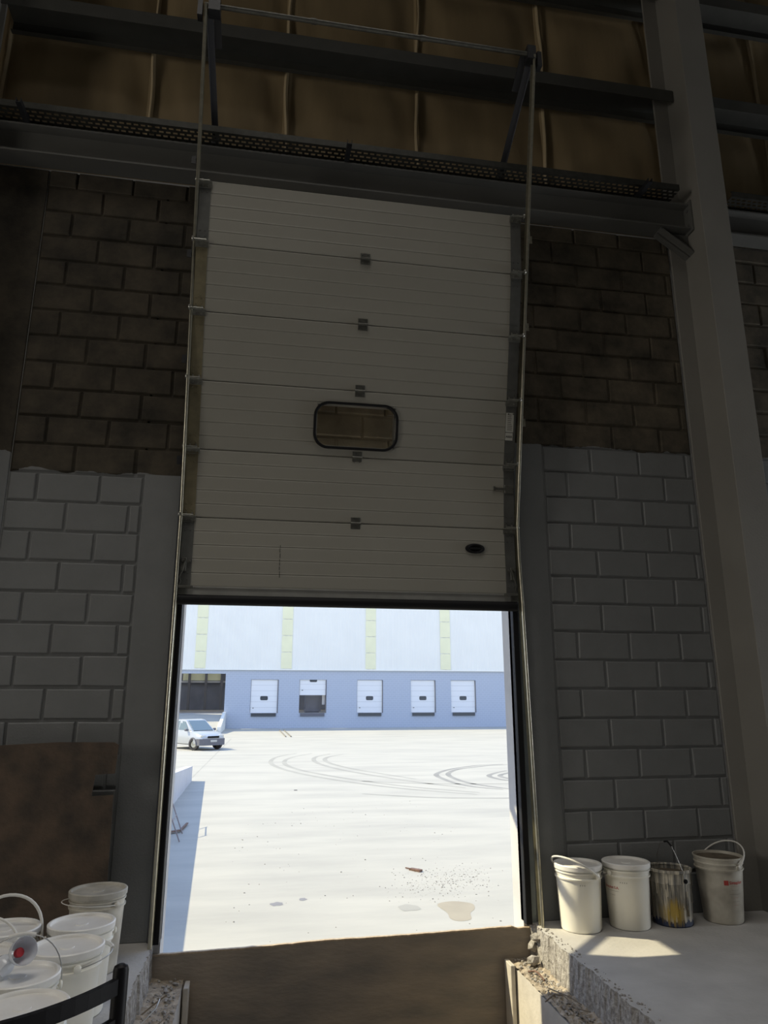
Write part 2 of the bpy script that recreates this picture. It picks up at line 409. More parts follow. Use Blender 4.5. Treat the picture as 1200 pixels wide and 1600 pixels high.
# ------------------------------------------------------------------ hall shell
def slab_edge(x_in, sgn, y0, y1, n=60):
    """broken slab edge along y: returns the jittered top x values"""
    r = random.Random(3 + sgn); out = []
    for i in range(n+1):
        t = i*2.36/n
        out.append(x_in + sgn*(.010 + .006*math.sin(t*9+sgn) + .004*math.sin(t*23) + .003*math.sin(t*61) + r.uniform(0,.004) + (.010 if r.random() > .93 else 0)))
    return out
PY0, PY1, PXL, PXR = -2.3, .06, -.53, 1.79
f = MB()
n = 170
for sgn, xin, xout in ((-1, PXL, -13), (1, PXR, 14)):
    xs = slab_edge(xin, sgn, PY0, PY1, n)
    ys = [PY0 + (0.011 - PY0)*i/n for i in range(n+1)]
    for i in range(n):
        f.cur = 0
        f.add([(xs[i],ys[i],0),(xs[i+1],ys[i+1],0),(xout,ys[i+1],0),(xout,ys[i],0)], [(0,1,2,3)])
        f.cur = 1
        r = random.Random(i*7 + sgn)
        lv = [0, -.012, -.06, -.12, -.18, -.26]
        def ex(i, k):
            q = random.Random((i*31 + k*17 + sgn*5))
            return xs[i] + sgn*(q.uniform(0,.006) if k else 0) - sgn*(.006*k if k else 0)*.5
        for k in range(5):
            f.add([(ex(i,k),ys[i],lv[k]),(ex(i+1,k),ys[i+1],lv[k]),(ex(i+1,k+1),ys[i+1],lv[k+1]),(ex(i,k+1),ys[i],lv[k+1])], [(0,1,2,3)])
f.cur = 0
f.add([(-13,-26,0),(14,-26,0),(14,PY0,0),(-13,PY0,0)], [(0,1,2,3)])
f.add([(PXL,PY0,0),(PXR,PY0,0),(PXR,PY0,-.7),(PXL,PY0,-.7)], [(0,1,2,3)])
struct(f.build('floor', [M['floor'], M['rawedge']]), 'dusty concrete hall floor around the dock pit', 'floor')
f = MB(); f.box(PXL-.02, PXR+.02, PY0, .05, -.8, -.62)
struct(f.build('floor_pit', M['ledge']))
f = MB(); f.box(-13.2, 14.2, -26.2, .3, 10.0, 10.2); struct(f.build('ceiling', M['roof']))
f = MB(); f.box(-13.2, -13, -26, .2, 0, 10); struct(f.build('wall_left', M['hallwall']))
f = MB(); f.box(14, 14.2, -26, .2, 0, 10); struct(f.build('wall_right', M['hallwall']))
f = MB(); f.box(-13, 14, -26.2, -26, 0, 10); struct(f.build('wall_back', M['hallwall']))

# ledges on both sides of the pit
def ledge(x0, x1, edge, nm):
    m = MB()
    def top(u, v):
        x = x0 + (x1-x0)*u; y = PY0 + (.04-PY0)*v
        q = random.Random(int(u*1000)*7919 + int(v*1000))
        return (x, y, -.205 + q.uniform(-.006,.010) + .02*max(0, abs(x-edge)/.17 - .4))
    m.cur = 0; m.grid(top, 8, 90, False)
    m.cur = 1; m.box(x0, x1, PY0, .04, -.66, -.215)
    return struct(m.build(nm, [M['ledge'], M['smooth_conc']]))
ledge(1.64, PXR+.02, 1.64, 'trim_1'); ledge(PXL-.02, -.35, -.35, 'trim_2')

# dock-pit board standing across the doorway foot
t = empty('plywood_sheet', (.63, .02, -.62), 0, 'weathered plywood sheet standing on edge across the foot of the doorway', 'plywood sheet')
m = MB()
N_ = 60; top = []
for i in range(N_+1):
    x = -.56 + 2.39*i/N_
    z = -.066 + .052*i/N_ + random.Random(i).uniform(-.0015, .0015) + .006*math.exp(-((i-27)/6)**2)
    if x > 1.70: z -= .012
    top.append((x, z))
poly = [(-.56, -.62)] + top + [(1.83, -.62)]
poly = [(-.56, -.62)] + top + [(1.83, -.62)]
m.prism(poly, -.012, .010, 'XZ')
m.build('sheet', M['ply'], t)
m = MB()
for i in range(N_):
    (xa, za), (xb, zb) = top[i], top[i+1]
    m.add([(xa,-.0125,za),(xb,-.0125,zb),(xb,-.0125,zb-.008),(xa,-.0125,za-.008)], [(0,1,2,3)])
    m.add([(xa,-.0125,za+.0006),(xb,-.0125,zb+.0006),(xb,.0105,zb+.0006),(xa,.0105,za+.0006)], [(0,1,2,3)])
tag(m.build('splintered_edge', M['ply_edge'], t), 'splintered pale top edge')
# upright battens at the pit ledges
def batten(x, h, lab):
    m = MB(); m.box(x-.014, x+.014, -.16, -.04, -.62, h, .003)
    return tag(m.build('batten', M['smooth_conc']), lab, 'batten')
batten(1.617, -.19, 'pale upright batten at the sunlit pit ledge')
batten(-.325, -.20, 'pale upright batten at the shaded pit ledge below the stacked pails')

# rubble, wires and twigs on the ledges
def rubble(x0, x1, y0, y1, z, n, seed, name, label, big=.010):
    r = random.Random(seed); m = MB()
    for i in range(n):
        k = r.random()**2.2
        m.rock((r.uniform(x0,x1), r.uniform(y0,y1), z + .002), .003 + big*k, r.random())
    return tag(m.build(name, M['rawedge']), label, 'rubble', None, 'stuff')
rubble(1.66, 1.785, -1.5, -.02, -.198, 520, 5, 'rubble', 'loose concrete grit on the pit ledge beside the single row of pails')
rubble(-.525, -.36, -1.5, -.02, -.195, 420, 6, 'rubble', 'loose concrete grit on the pit ledge below the crowded pails')
rubble(1.80, 1.86, -1.5, -.16, .0, 90, 8, 'rubble', 'fine grit along the broken slab edge near the four pails', .008)
def scrap(pts, r, mt, name, label, cat='scrap'):
    m = MB(); m.tube(pts, r, 6); return tag(m.build(name, M[mt]), label, cat)
scrap([(1.675,-.27,-.19),(1.70,-.31,-.175),(1.705,-.36,-.172),(1.715,-.42,-.19)], .0055, 'rust', 'bent_wire', 'short rusty wire lying in the sunlit part of the pit ledge')
scrap([(1.60,-.72,-.185),(1.66,-.70,-.16),(1.70,-.74,-.155),(1.715,-.86,-.175),(1.72,-.98,-.19)], .004, 'twig', 'bent_wire', 'pale hooked wire in the shaded part of the pit ledge')
scrap([(1.68,-.55,-.18),(1.74,-.72,-.17),(1.77,-.80,-.18)], .003, 'twig', 'dry_twig', 'thin twig lying across the shaded pit ledge grit')
scrap([(1.70,-.80,-.185),(1.765,-.92,-.17)], .003, 'twig', 'dry_twig', 'short twig beside the pale hooked wire')
scrap([(-.50,-.66,-.178),(-.44,-.58,-.14),(-.43,-.52,-.12)], .004, 'wire', 'bent_wire', 'pale thin wire sticking up from the ledge grit near the black chair')
scrap([(-.52,-.52,-.19),(-.47,-.49,-.16),(-.40,-.47,-.12)], .004, 'twig', 'dry_twig', 'dry stalk poking out of the ledge grit near the black chair')
scrap([(-.45,-.75,-.176),(-.40,-.68,-.165),(-.37,-.55,-.172)], .003, 'twig', 'dry_twig', 'thin stalk along the pit edge of the shaded ledge')
m = MB(); m.rock((1.745,-.17,-.165), .055, 3); tag(m.build('concrete_lump', M['rawedge']), 'lump of broken concrete at the sunlit foot of the door track', 'rubble lump')
m = MB(); m.rock((1.80,-.10,-.06), .05, 9); m.rock((1.79,-.06,-.12), .05, 12); tag(m.build('broken_corner', M['rawedge']), 'crumbled slab corner under the sunlit door track', 'broken concrete')

# ------------------------------------------------------------------ steel above
def ibeam(x0, x1, y0, y1, z0, z1, tf=.014, tw=.012):
    m = MB(); m.box(x0,x1,y0,y1,z0,z0+tf); m.box(x0,x1,y0,y1,z1-tf,z1); c=(y0+y1)/2; m.box(x0,x1,c-tw/2,c+tw/2,z0+tf,z1-tf)
    return m
tag(ibeam(-2.2, 3.445, -.165, -.004, 5.215, 5.455).build('steel_beam', M['steel']), 'grey steel beam running just over the dock door between the columns', 'beam')
tag(ibeam(3.705, 9, -.165, -.004, 5.215, 5.455).build('steel_beam', M['steel']), 'short visible length of grey beam beyond the tall column', 'beam')
def column(x0, x1, fl0, fl1):
    m = MB(); m.box(x0, x1, -.30, -.012, 0, 9.98, .004); m.box(fl0, fl1, -.022, -.001, 0, 9.98, .003)
    return m
c = empty('steel_column', (3.575, -.15, 0), 0, 'tall grey steel column beyond the four pails', 'column')
column(3.45, 3.70, 3.315, 3.84).build('shaft', M['column'], c)
m = MB(); m.prism([(3.449, 5.2), (3.449, 5.0), (3.17, 5.2)], -.09, -.078, 'XZ')
m.beam((3.155,-.084,5.212), (3.452,-.084,4.99), .13, .012, up=(0,1,0)) if False else None
m.add([(3.17,-.15,5.2),(3.17,-.02,5.2),(3.449,-.02,5.0),(3.449,-.15,5.0),(3.17,-.15,5.212),(3.17,-.02,5.212),(3.449,-.02,5.012),(3.449,-.15,5.012)], [(0,1,2,3),(4,7,6,5),(0,3,7,4),(1,5,6,2),(0,4,5,1),(3,2,6,7)])
m.build('gusset', M['steel'], c)
m = MB(); m.box(3.435, 3.449, -.19, -.002, 5.19, 5.48)
for z in (5.26, 5.40):
    for y in (-.14, -.04): m.lathe([(.012,0),(.012,.012),(0,.012)], 8, (3.423,y,z), 'X')
m.build('end_plate', M['steel'], c)
c2 = tag(column(-2.52, -2.19, -2.6, -2.15).build('steel_column', M['column']), 'dark column at the far end of the beam above the brown board', 'column')

def girt(x0, x1, z, label):
    t = .006; m = MB()
    m.box(x0, x1, -.13, .14, z+.112, z+.118); m.box(x0, x1, -.13, -.124, z, z+.112); m.box(x0, x1, .134, .14, z, z+.112)
    m.box(x0, x1, .10, .134, z, z+.006)
    return tag(m.build('wall_girt', M['girt']), label, 'girt', 'girts across the insulation')
girt(-2.15, 3.44, 6.54, 'long dark girt crossing the insulation behind the track braces')
girt(-2.15, 3.44, 7.72, 'dark girt at the very top above the door track frame')
girt(3.71, 8.5, 6.54, 'short visible girt beyond the tall column, the lower one')
girt(3.71, 8.5, 7.72, 'short visible girt beyond the tall column, the upper one')

# perforated cable trays on their arms
def tray(x0, x1, label):
    root = empty('cable_tray', ((x0+x1)/2, -.17, 5.50), 0, label, 'cable tray')
    m = MB(); y0, y1 = -.265, -.075; zb = 5.497; t = .0015
    nx = int((x1-x0)/.05); px = (x1-x0)/nx
    rows = [y0, y0+.022, y0+.040, y0+.062, y0+.080, y0+.102, y0+.120, y0+.142, y0+.160, y1]
    for a in range(0, len(rows)-1, 2): m.box(x0, x1, rows[a], rows[a+1], zb, zb+t)
    for a in range(1, len(rows)-1, 2):
        off = .025 if (a//2) % 2 else 0
        for i in range(nx):
            xa = x0 + i*px + off
            m.box(xa, xa+.018, rows[a], rows[a+1], zb, zb+t)
    m.build('perforated_floor', M['tray'], root)
    for y in (y0, y1):
        s_ = MB(); s_.box(x0, x1, y-.001, y+.001, zb, zb+.052); s_.box(x0, x1, y, y+(.012 if y == y0 else -.012), zb+.050, zb+.052)
        s_.build('side_flange', M['tray'], root)
    return root
tray(-2.15, 3.30, 'long perforated cable tray lying on the beam over the dock door')
tray(3.78, 8.6, 'piece of perforated cable tray showing beyond the tall column')
for x, lab in ((-1.83, 'black support arm under the tray above the brown board end'), (.52, 'black support arm under the tray over the door middle'), (2.98, 'black support arm under the tray near the tall column')):
    m = MB(); m.box(x-.018, x+.018, -.36, -.01, 5.456, 5.460); m.box(x-.018, x-.014, -.36, -.01, 5.46, 5.494); m.box(x+.014, x+.018, -.36, -.01, 5.46, 5.494)
    tag(m.build('tray_arm', M['black_steel']), lab, 'bracket', 'tray support arms')

# ------------------------------------------------------------------ door track frame
TL0, TR0 = -.545, 1.803
def tr_pt(x, z):
    y = -.10 if z < 2.6 else -.10 - .68*(z-2.6)/3.45
    return V((x, y, z))
fr = empty('door_track_frame', (.63, -.10, 0), 0, 'galvanised door tracks with a crossbar and black braces leaning into the hall', 'door track')
def track(side):
    m = MB()
    zs = [.0, 1.0, 2.05, 2.35, 2.6, 3.0, 3.5, 4.0, 4.5, 5.0, 5.5, 6.06]
    def X(z):
        if side < 0: return -.556 - .004*max(0, (z-2.6)/3.5)
        return 1.848 - .033*min(1, z/2.05) if z < 2.1 else 1.806 + .054*max(0, (z-2.6)/3.45)
    # C section: outer web and two lips toward the door
    o = -side
    prof = [(0,-.024),(0,.024),(o*.022,.024),(o*.022,.021),(o*.003,.021),(o*.003,-.021),(o*.022,-.021),(o*.022,-.024)]
    rings = []
    for i, z in enumerate(zs):
        p = tr_pt(X(z), z); q = tr_pt(X(z), min(z+.01, 6.06)); 
        a = 0 if z <= 2.6 else math.atan2(.68, 3.45)
        nrm = V((0, -math.cos(a), -math.sin(a)))
        rings.append([p + V((dx,0,0)) - nrm*(-dn) for dx, dn in prof])
    nP = len(prof); vs = [v for r_ in rings for v in r_]; fs = []
    for i in range(len(zs)-1):
        for k in range(nP): fs.append((i*nP+k, i*nP+(k+1)%nP, (i+1)*nP+(k+1)%nP, (i+1)*nP+k))
    m.add(vs, fs)
    path = []
    for i, z in enumerate(zs):
        a = 0 if z <= 2.6 else math.atan2(.68, 3.45)
        path.append(tr_pt(X(z), z) + V((o*.012, 0, 0)) + V((0, -math.cos(a), -math.sin(a)))*.026)
    m.tube(path, .0105, 12)
    o_ = m.build('track', M['galv'], fr)
    # wall clips
    for z in ((2.95, 3.63, 4.35, 5.0) if side < 0 else (3.35, 4.05, 4.7)):
        p = tr_pt(X(z), z); c_ = MB()
        c_.box(p.x + side*.002, p.x + side*.006, p.y-.02, p.y+.035, z-.03, z+.03); c_.box(p.x+side*.006, p.x+side*.040, p.y+.030, p.y+.035, z-.03, z+.03)
        c_.lathe([(.007,0),(.007,.006),(0,.006)], 6, (p.x+side*.007, p.y, z), 'X')
        c_.build('clip', M['black_steel'] if side < 0 else M['galv'], o_)
    return o_
track(-1); track(1)
ptL = tr_pt(-.557, 6.06); ptR = tr_pt(1.855, 6.06)
m = MB(); m.tube([ptL + V((.0,.0,.02)), ptR + V((0,0,.02))], .017, 14)
for x in (.2, 1.0): m.lathe([(.021,-.02),(.021,.02)], 14, (x, ptL.y, 6.08), 'X')
m.build('crossbar', M['galv_dark'], fr)
for side, x0, x1 in ((-1, -.525, -.50), (1, 1.83, 1.83)):
    a = V((x0, ptL.y+.02, 6.07)); e_ = V((x1, -.035, 5.66))
    m = MB(); m.beam(a, e_, .045, .005); m.beam(a + V((.0225*-side*-1,0,0)) , e_ + V((.0225*-side*-1,0,0)), .005, .045)
    m.build('brace', M['blue_black'], fr)
    m = MB(); d = (e_-a)
    ib = V((.048 if side < 0 else -.048, 0, .02))
    m.beam(a + ib - d*.03, a + ib + d*.30, .05, .012); m.box(a.x-.02+ib.x*.3, a.x+.045+ib.x*.6 if side < 0 else a.x+.03, a.y-.05, a.y+.03, 6.02, 6.14)
    m.build('bearing_plate', M['black_steel'], fr)
    m = MB(); m.box(e_.x-.028, e_.x+.028, -.045, -.012, 5.456, 5.70)
    m.build('foot', M['black_steel'], fr)
    # short end bracket past the track
    tx = -.557 if side < 0 else 1.857
    m = MB(); m.box(tx + side*.012, tx + side*.045, ptL.y-.03, ptL.y+.03, 5.96, 6.09); m.build('end_bracket', M['black_steel'], fr)

# jamb channels beside the opening
def jamb(xw, side, nm):
    m = MB()
    # black rubber angle against the reveal
    m.cur = 0; m.box(xw, xw - side*.052 if side < 0 else xw + .042, -.050, -.006, 0.0, 3.3)
    m.cur = 1
    return m
m = MB(); m.box(-.555, -.502, -.062, -.0065, 0, 3.2, .003); struct(m.build('trim_3', M['rubber']), 'black rubber jamb strip beside the ramp wall view', 'trim')
m = MB(); m.box(1.752, 1.792, -.062, -.0065, 0, 3.2, .003); struct(m.build('trim_4', M['rubber']), 'black rubber jamb strip nearest the four pails', 'trim')
m = MB(); m.box(-.575, -.556, -.020, -.0065, 0, 5.2); struct(m.build('trim_5', M['blue_black']))
m = MB(); m.box(1.793, 1.835, -.020, -.0065, 0, 5.2); struct(m.build('trim_6', M['track_blue']))

# ------------------------------------------------------------------ sectional door, raised
DX0, DX1 = -.457, 1.699                     # visible sheet edges
ST = .078
angs = [0, 6.3, 15.0, 14.5, 12.3, 5.6]; SH = .467
P = [(-.10, 2.10)]
for a in angs:
    y, z = P[-1]; P.append((y - SH*math.sin(math.radians(a)), z + SH*math.cos(math.radians(a))))
def sec_frame(k):
    a = math.radians(angs[k]); y, z = P[k]
    u = V((0,-math.sin(a),math.cos(a))); nn = V((0,-math.cos(a),-math.sin(a)))
    return Matrix(((1,0,nn.x,0),(0,u.y,nn.y,y),(0,u.z,nn.z,z),(0,0,0,1))).copy() @ Matrix.Identity(4)
# frame maps (x, v, w): v up the section, w toward the hall
door = empty('door_1', ((DX0+DX1)/2, -.10, 2.05), 0, 'white ribbed sectional dock door, raised, with one small window', 'door', None, 'structure')
def MBk(k):
    m = MB(); m.M = sec_frame(k); return m
hand_y = []
win_k = 2
for k in range(6):
    m = MBk(k)
    prof = [(0.003, -.012), (0.003, -.004), (.008, 0)]
    for j in range(1, 5):
        v = SH*j/5
        prof += [(v-.007, 0), (v-.002, -.0028), (v+.001, -.0028), (v+.004, .0012), (v+.012, 0)]
    prof += [(SH-.008, 0), (SH-.003, -.004), (SH-.003, -.012)]
    if k == win_k:
        # leave a hole for the window: build the sheet in strips around it
        wx0, wx1, wv0, wv1 = .335, .885, .075, .36
        segs = [(DX0-ST, wx0, None), (wx1, DX1+ST, None), (wx0, wx1, 'hole')]
    else: segs = [(DX0-ST, DX1+ST, None)]
    for xa, xb, h in segs:
        for i in range(len(prof)-1):
            (va, wa), (vb, wb) = prof[i], prof[i+1]
            if h:
                if va < wv0 < vb: vb = wv0
                elif va < wv1 < vb: va = wv1
                elif va >= wv0 and vb <= wv1: continue
            m.add([(xa,va,wa),(xb,va,wa),(xb,vb,wb),(xa,vb,wb)], [(0,1,2,3)])
        m.cur = 1
        if not h: m.add([(xa,.003,-.04),(xb,.003,-.04),(xb,SH-.003,-.04),(xa,SH-.003,-.04)], [(0,3,2,1)])
        else:
            m.add([(xa,.003,-.04),(xb,.003,-.04),(xb,wv0,-.04),(xa,wv0,-.04)], [(0,3,2,1)])
            m.add([(xa,wv1,-.04),(xb,wv1,-.04),(xb,SH-.003,-.04),(xa,SH-.003,-.04)], [(0,3,2,1)])
        m.cur = 0
        for v in (.003, SH-.003):
            m.add([(xa,v,-.04),(xb,v,-.04),(xb,v,-.012),(xa,v,-.012)], [(0,1,2,3)])
    if k: m.box(DX0-ST, DX1+ST, -.030, .020, -.036, -.016)
    for x in (DX0-ST, DX1+ST): m.add([(x,.003,-.04),(x,.003,-.004),(x,SH-.003,-.004),(x,SH-.003,-.04)], [(0,1,2,3)])
    pan = m.build('panel', [M['door'], M['door_outer']], door)
    for side in (-1, 1):
        s_ = MBk(k)
        if side < 0: xa, xb = DX0-ST, DX0
        else: xa, xb = DX1, DX1+ST
        s_.box(xa, xb, .004, SH-.004, -.002, .0035)
        s_.box(xa if side < 0 else xb-.003, xa+.003 if side < 0 else xb, .004, SH-.004, -.04, .0035)
        for v in (.05, .09, SH-.09, SH-.05):
            for q in (.02, .055): s_.lathe([(.006,.0035),(.005,.007),(0,.0075)], 6, (xa+q, v, 0))
        tag(s_.build('end_stile', M['stile_tan'] if (side < 0 and k not in (0, 5)) else M['stile_grey'], pan), 'end stile with a tan reflection in its colour' if (side < 0 and k not in (0, 5)) else 'grey steel end stile')
    if k == win_k:
        cx, cv = (wx0+wx1)/2, (wv0+wv1)/2
        def rr(hx, hv, r, n=8):
            pts = []
            for qx, qv, a0 in ((1,1,0),(-1,1,PI/2),(-1,-1,PI),(1,-1,1.5*PI)):
                for i in range(n+1):
                    a = a0 + PI/2*i/n
                    pts.append((cx + qx*(hx-r) + r*math.cos(a), cv + qv*(hv-r) + r*math.sin(a)))
            return pts
        fm = MBk(k)
        o1, o2, i2, i1 = rr(.300,.166,.105), rr(.297,.163,.103), rr(.284,.150,.092), rr(.280,.146,.088)
        NN = len(o1)
        vs = [(x,v,-.001) for x,v in o1] + [(x,v,.016) for x,v in o2] + [(x,v,.016) for x,v in i2] + [(x,v,-.001) for x,v in i1] + [(x,v,-.014) for x,v in i1] + [(x,v,-.014) for x,v in o1]
        fs = []
        for a_ in range(5):
            for i in range(NN): fs.append((a_*NN+i, a_*NN+(i+1)%NN, (a_+1)*NN+(i+1)%NN, (a_+1)*NN+i))
        fm.add(vs, fs, False)
        wf = fm.build('window_frame', M['rubber'], pan)
        pm = MBk(k); ii = rr(.282,.148,.09)
        for w_ in (-.006, -.009): pm.add([(x,v,w_) for x,v in ii], [tuple(range(NN))])
        pm.add([(x,v,-.006) for x,v in ii]+[(x,v,-.009) for x,v in ii], [(i,(i+1)%NN,NN+(i+1)%NN,NN+i) for i in range(NN)])
        pm.build('pane', M['pane'], wf) if False else pm.build('pane', M['pane'], pan)
    if k == 0:
        # oval lift handle and thin dark scratch
        h = MBk(0); hx, hv = 1.478, .318
        prof = [(.066,.000),(.070,.006),(.066,.016),(.050,.019),(.040,.012),(.036,.003),(0,.002)]
        vs = []; fs = []; n_ = 28
        for r_, w_ in prof:
            for i in range(n_):
                a = 2*PI*i/n_; vs.append((hx + r_*1.02*math.cos(a), hv + r_*.52*math.sin(a), w_))
        for j in range(len(prof)-1):
            for i in range(n_): fs.append((j*n_+i, j*n_+(i+1)%n_, (j+1)*n_+(i+1)%n_, (j+1)*n_+i))
        h.add(vs, fs, True); h.box(hx-.04, hx+.04, hv-.008, hv+.008, .006, .018, .003)
        tag(h.build('lift_handle', M['rubber'], pan), 'black oval lift handle')
        sc_ = MBk(0); r = random.Random(2)
        v = .075
        while v < .30:
            l = r.uniform(.008,.03); x = .115 + r.uniform(-.002,.002); sc_.box(x-.002, x+.002, v, v+l, .0, .0022); v += l + r.uniform(.002,.012)
        tag(sc_.build('scrape_mark', M['labelink'], pan), 'dark upright scrape mark')
        bs = MBk(0); bs.box(DX0-ST, DX1+ST, -.055, .004, -.038, .004, .003); bs.box(DX0-ST, DX1+ST, -.008, -.003, .004, .012); bs.build('bottom_rail', M['alu'], door)
        bs = MBk(0); bs.tube([(DX0-ST+.005,-.083,-.010),(DX1+ST-.005,-.083,-.010)], .034, 14); bs.box(DX0-ST, DX1+ST, -.062, -.050, -.030, -.004); bs.build('bottom_seal', M['rubber'], door)
        for side in (-1, 1):
            xc = DX0-ST if side < 0 else DX1+ST; o = -side
            cb = MBk(0); cb.box(min(xc, xc+o*.10), max(xc, xc+o*.10), -.012, .004, .004, .030, .002); cb.box(min(xc, xc+o*.05), max(xc, xc+o*.05), -.05, -.012, .004, .012)
            cb.box(min(xc+o*.012, xc+o*.045), max(xc+o*.012, xc+o*.045), .10, .19, .004, .012, .002); cb.lathe([(.011,.012),(.009,.022),(0,.023)], 8, (xc+o*.022, .17, 0)); cb.lathe([(.011,.012),(.009,.022),(0,.023)], 8, (xc+o*.06, .165, 0))
            cb.tube([(xc+o*.04,.17,.02),(xc+o*.025,.10,.022),(xc+o*.008,.06,.022),(xc+o*.02,.03,.022),(xc+o*.004,.0,.02)], .0035, 6)
            cb.build('cable_bracket', M['galv_dark'], door)
    if k == 1:
        lb = MBk(1); lb.box(DX1-.085, DX1+.01, .285, .302, .004, .012, .002); lb.box(DX1-.085, DX1-.065, .278, .309, .004, .016, .003); lb.box(DX1+.005, DX1+.07, .262, .325, .0035, .010, .002)
        tag(lb.build('slide_bolt', M['galv_dark'], door), 'small grey slide bolt')
    if k == 2:
        lb = MBk(2); lb.box(DX1+.002, DX1+.060, .245, .385, .0036, .0046); lb.box(DX1+.002, DX1+.057, .185, .240, .0036, .0046)
        st = lb.build('sticker', M['label'], pan)
        tx = MBk(2); r = random.Random(4)
        for i in range(9):
            v = .373 - i*.0135; tx.box(DX1+.012, DX1+.012+r.uniform(.028,.040), v-.006, v, .0046, .0049)
        tx.build('print', M['greyink'], pan)
def text_obj(name, body, size, mt, mw, parent, depth=.0004, bold=0.0):
    cu = bpy.data.curves.new(name, 'FONT'); cu.body = body; cu.size = size; cu.extrude = depth; cu.align_x = 'CENTER'; cu.align_y = 'CENTER'; cu.offset = bold
    tmp = bpy.data.objects.new(name, cu)
    COL.objects.link(tmp)
    dg = bpy.context.evaluated_depsgraph_get()
    me = bpy.data.meshes.new_from_object(tmp.evaluated_get(dg))
    bpy.data.objects.remove(tmp); bpy.data.curves.remove(cu)
    me.name = name; me.materials.clear(); me.materials.append(M[mt])
    o = bpy.data.objects.new(name, me); COL.objects.link(o)
    if parent:
        o.parent = parent; off = V((0,0,0)); p = parent
        while p is not None: off += p.location; p = p.parent
        o.matrix_local = Matrix.Translation(-off) @ mw
    else: o.matrix_world = mw
    return o
text_obj('lettering', 'ASSA', .021, 'labelink', sec_frame(2) @ Matrix.Translation((DX1+.0295, .211, .0050)), door, bold=.0005)

# hinges along the seams
for k in range(1, 6):
    for j, x in enumerate((.626,)):
        h = MBk(k)
        h.box(x-.034, x+.034, .004, .042, .0008, .0045, .001); h.box(x-.034, x+.034, -.042, -.004, .0008, .0045, .001)
        h.tube([(x-.036,0,.010),(x+.036,0,.010)], .0085, 10)
        for q in (-.02, .02):
            for v in (-.03, .03): h.lathe([(.0055,.0045),(.0045,.0085),(0,.009)], 6, (x+q, v, 0))
        tag(h.build('centre_hinge', M['galv_dark'], door), 'small dull centre hinge')
for k in range(1, 7):
    for side in (-1, 1):
        kk = min(k, 5); v0 = 0 if k < 6 else SH-.03
        xc = DX0-ST if side < 0 else DX1+ST; o = -side
        h = MBk(kk)
        xa, xb = sorted((xc - o*.004, xc + o*.086))
        h.box(xa, xb, v0-.034, v0+.002, .0036, .0065); h.box(xa, xb, v0+.002, v0+.006, .0036, .034, .001)
        xa, xb = sorted((xc, xc + o*.07)); h.box(xa, xb, v0-.034, v0-.030, .0065, .012)
        for q in (.02, .06):
            h.lathe([(.007,.0065),(.006,.012),(0,.0125)], 6, (xc+o*q, v0-.016, 0)); h.lathe([(.006,.0036),(.005,.010),(0,.0105)], 6, (xc+o*q, v0+.028, 0))
        h.tube([(xc + o*.07, v0+.014, .022), (xc - o*.022, v0+.014, .022)], .0055, 8)
        h.lathe([(.004,-.006),(.016,-.006),(.019,0),(.016,.006),(.004,.006)], 12, (xc - o*.020, v0+.014, .022), 'X')
        h.build('roller_hinge', M['hinge'], door)

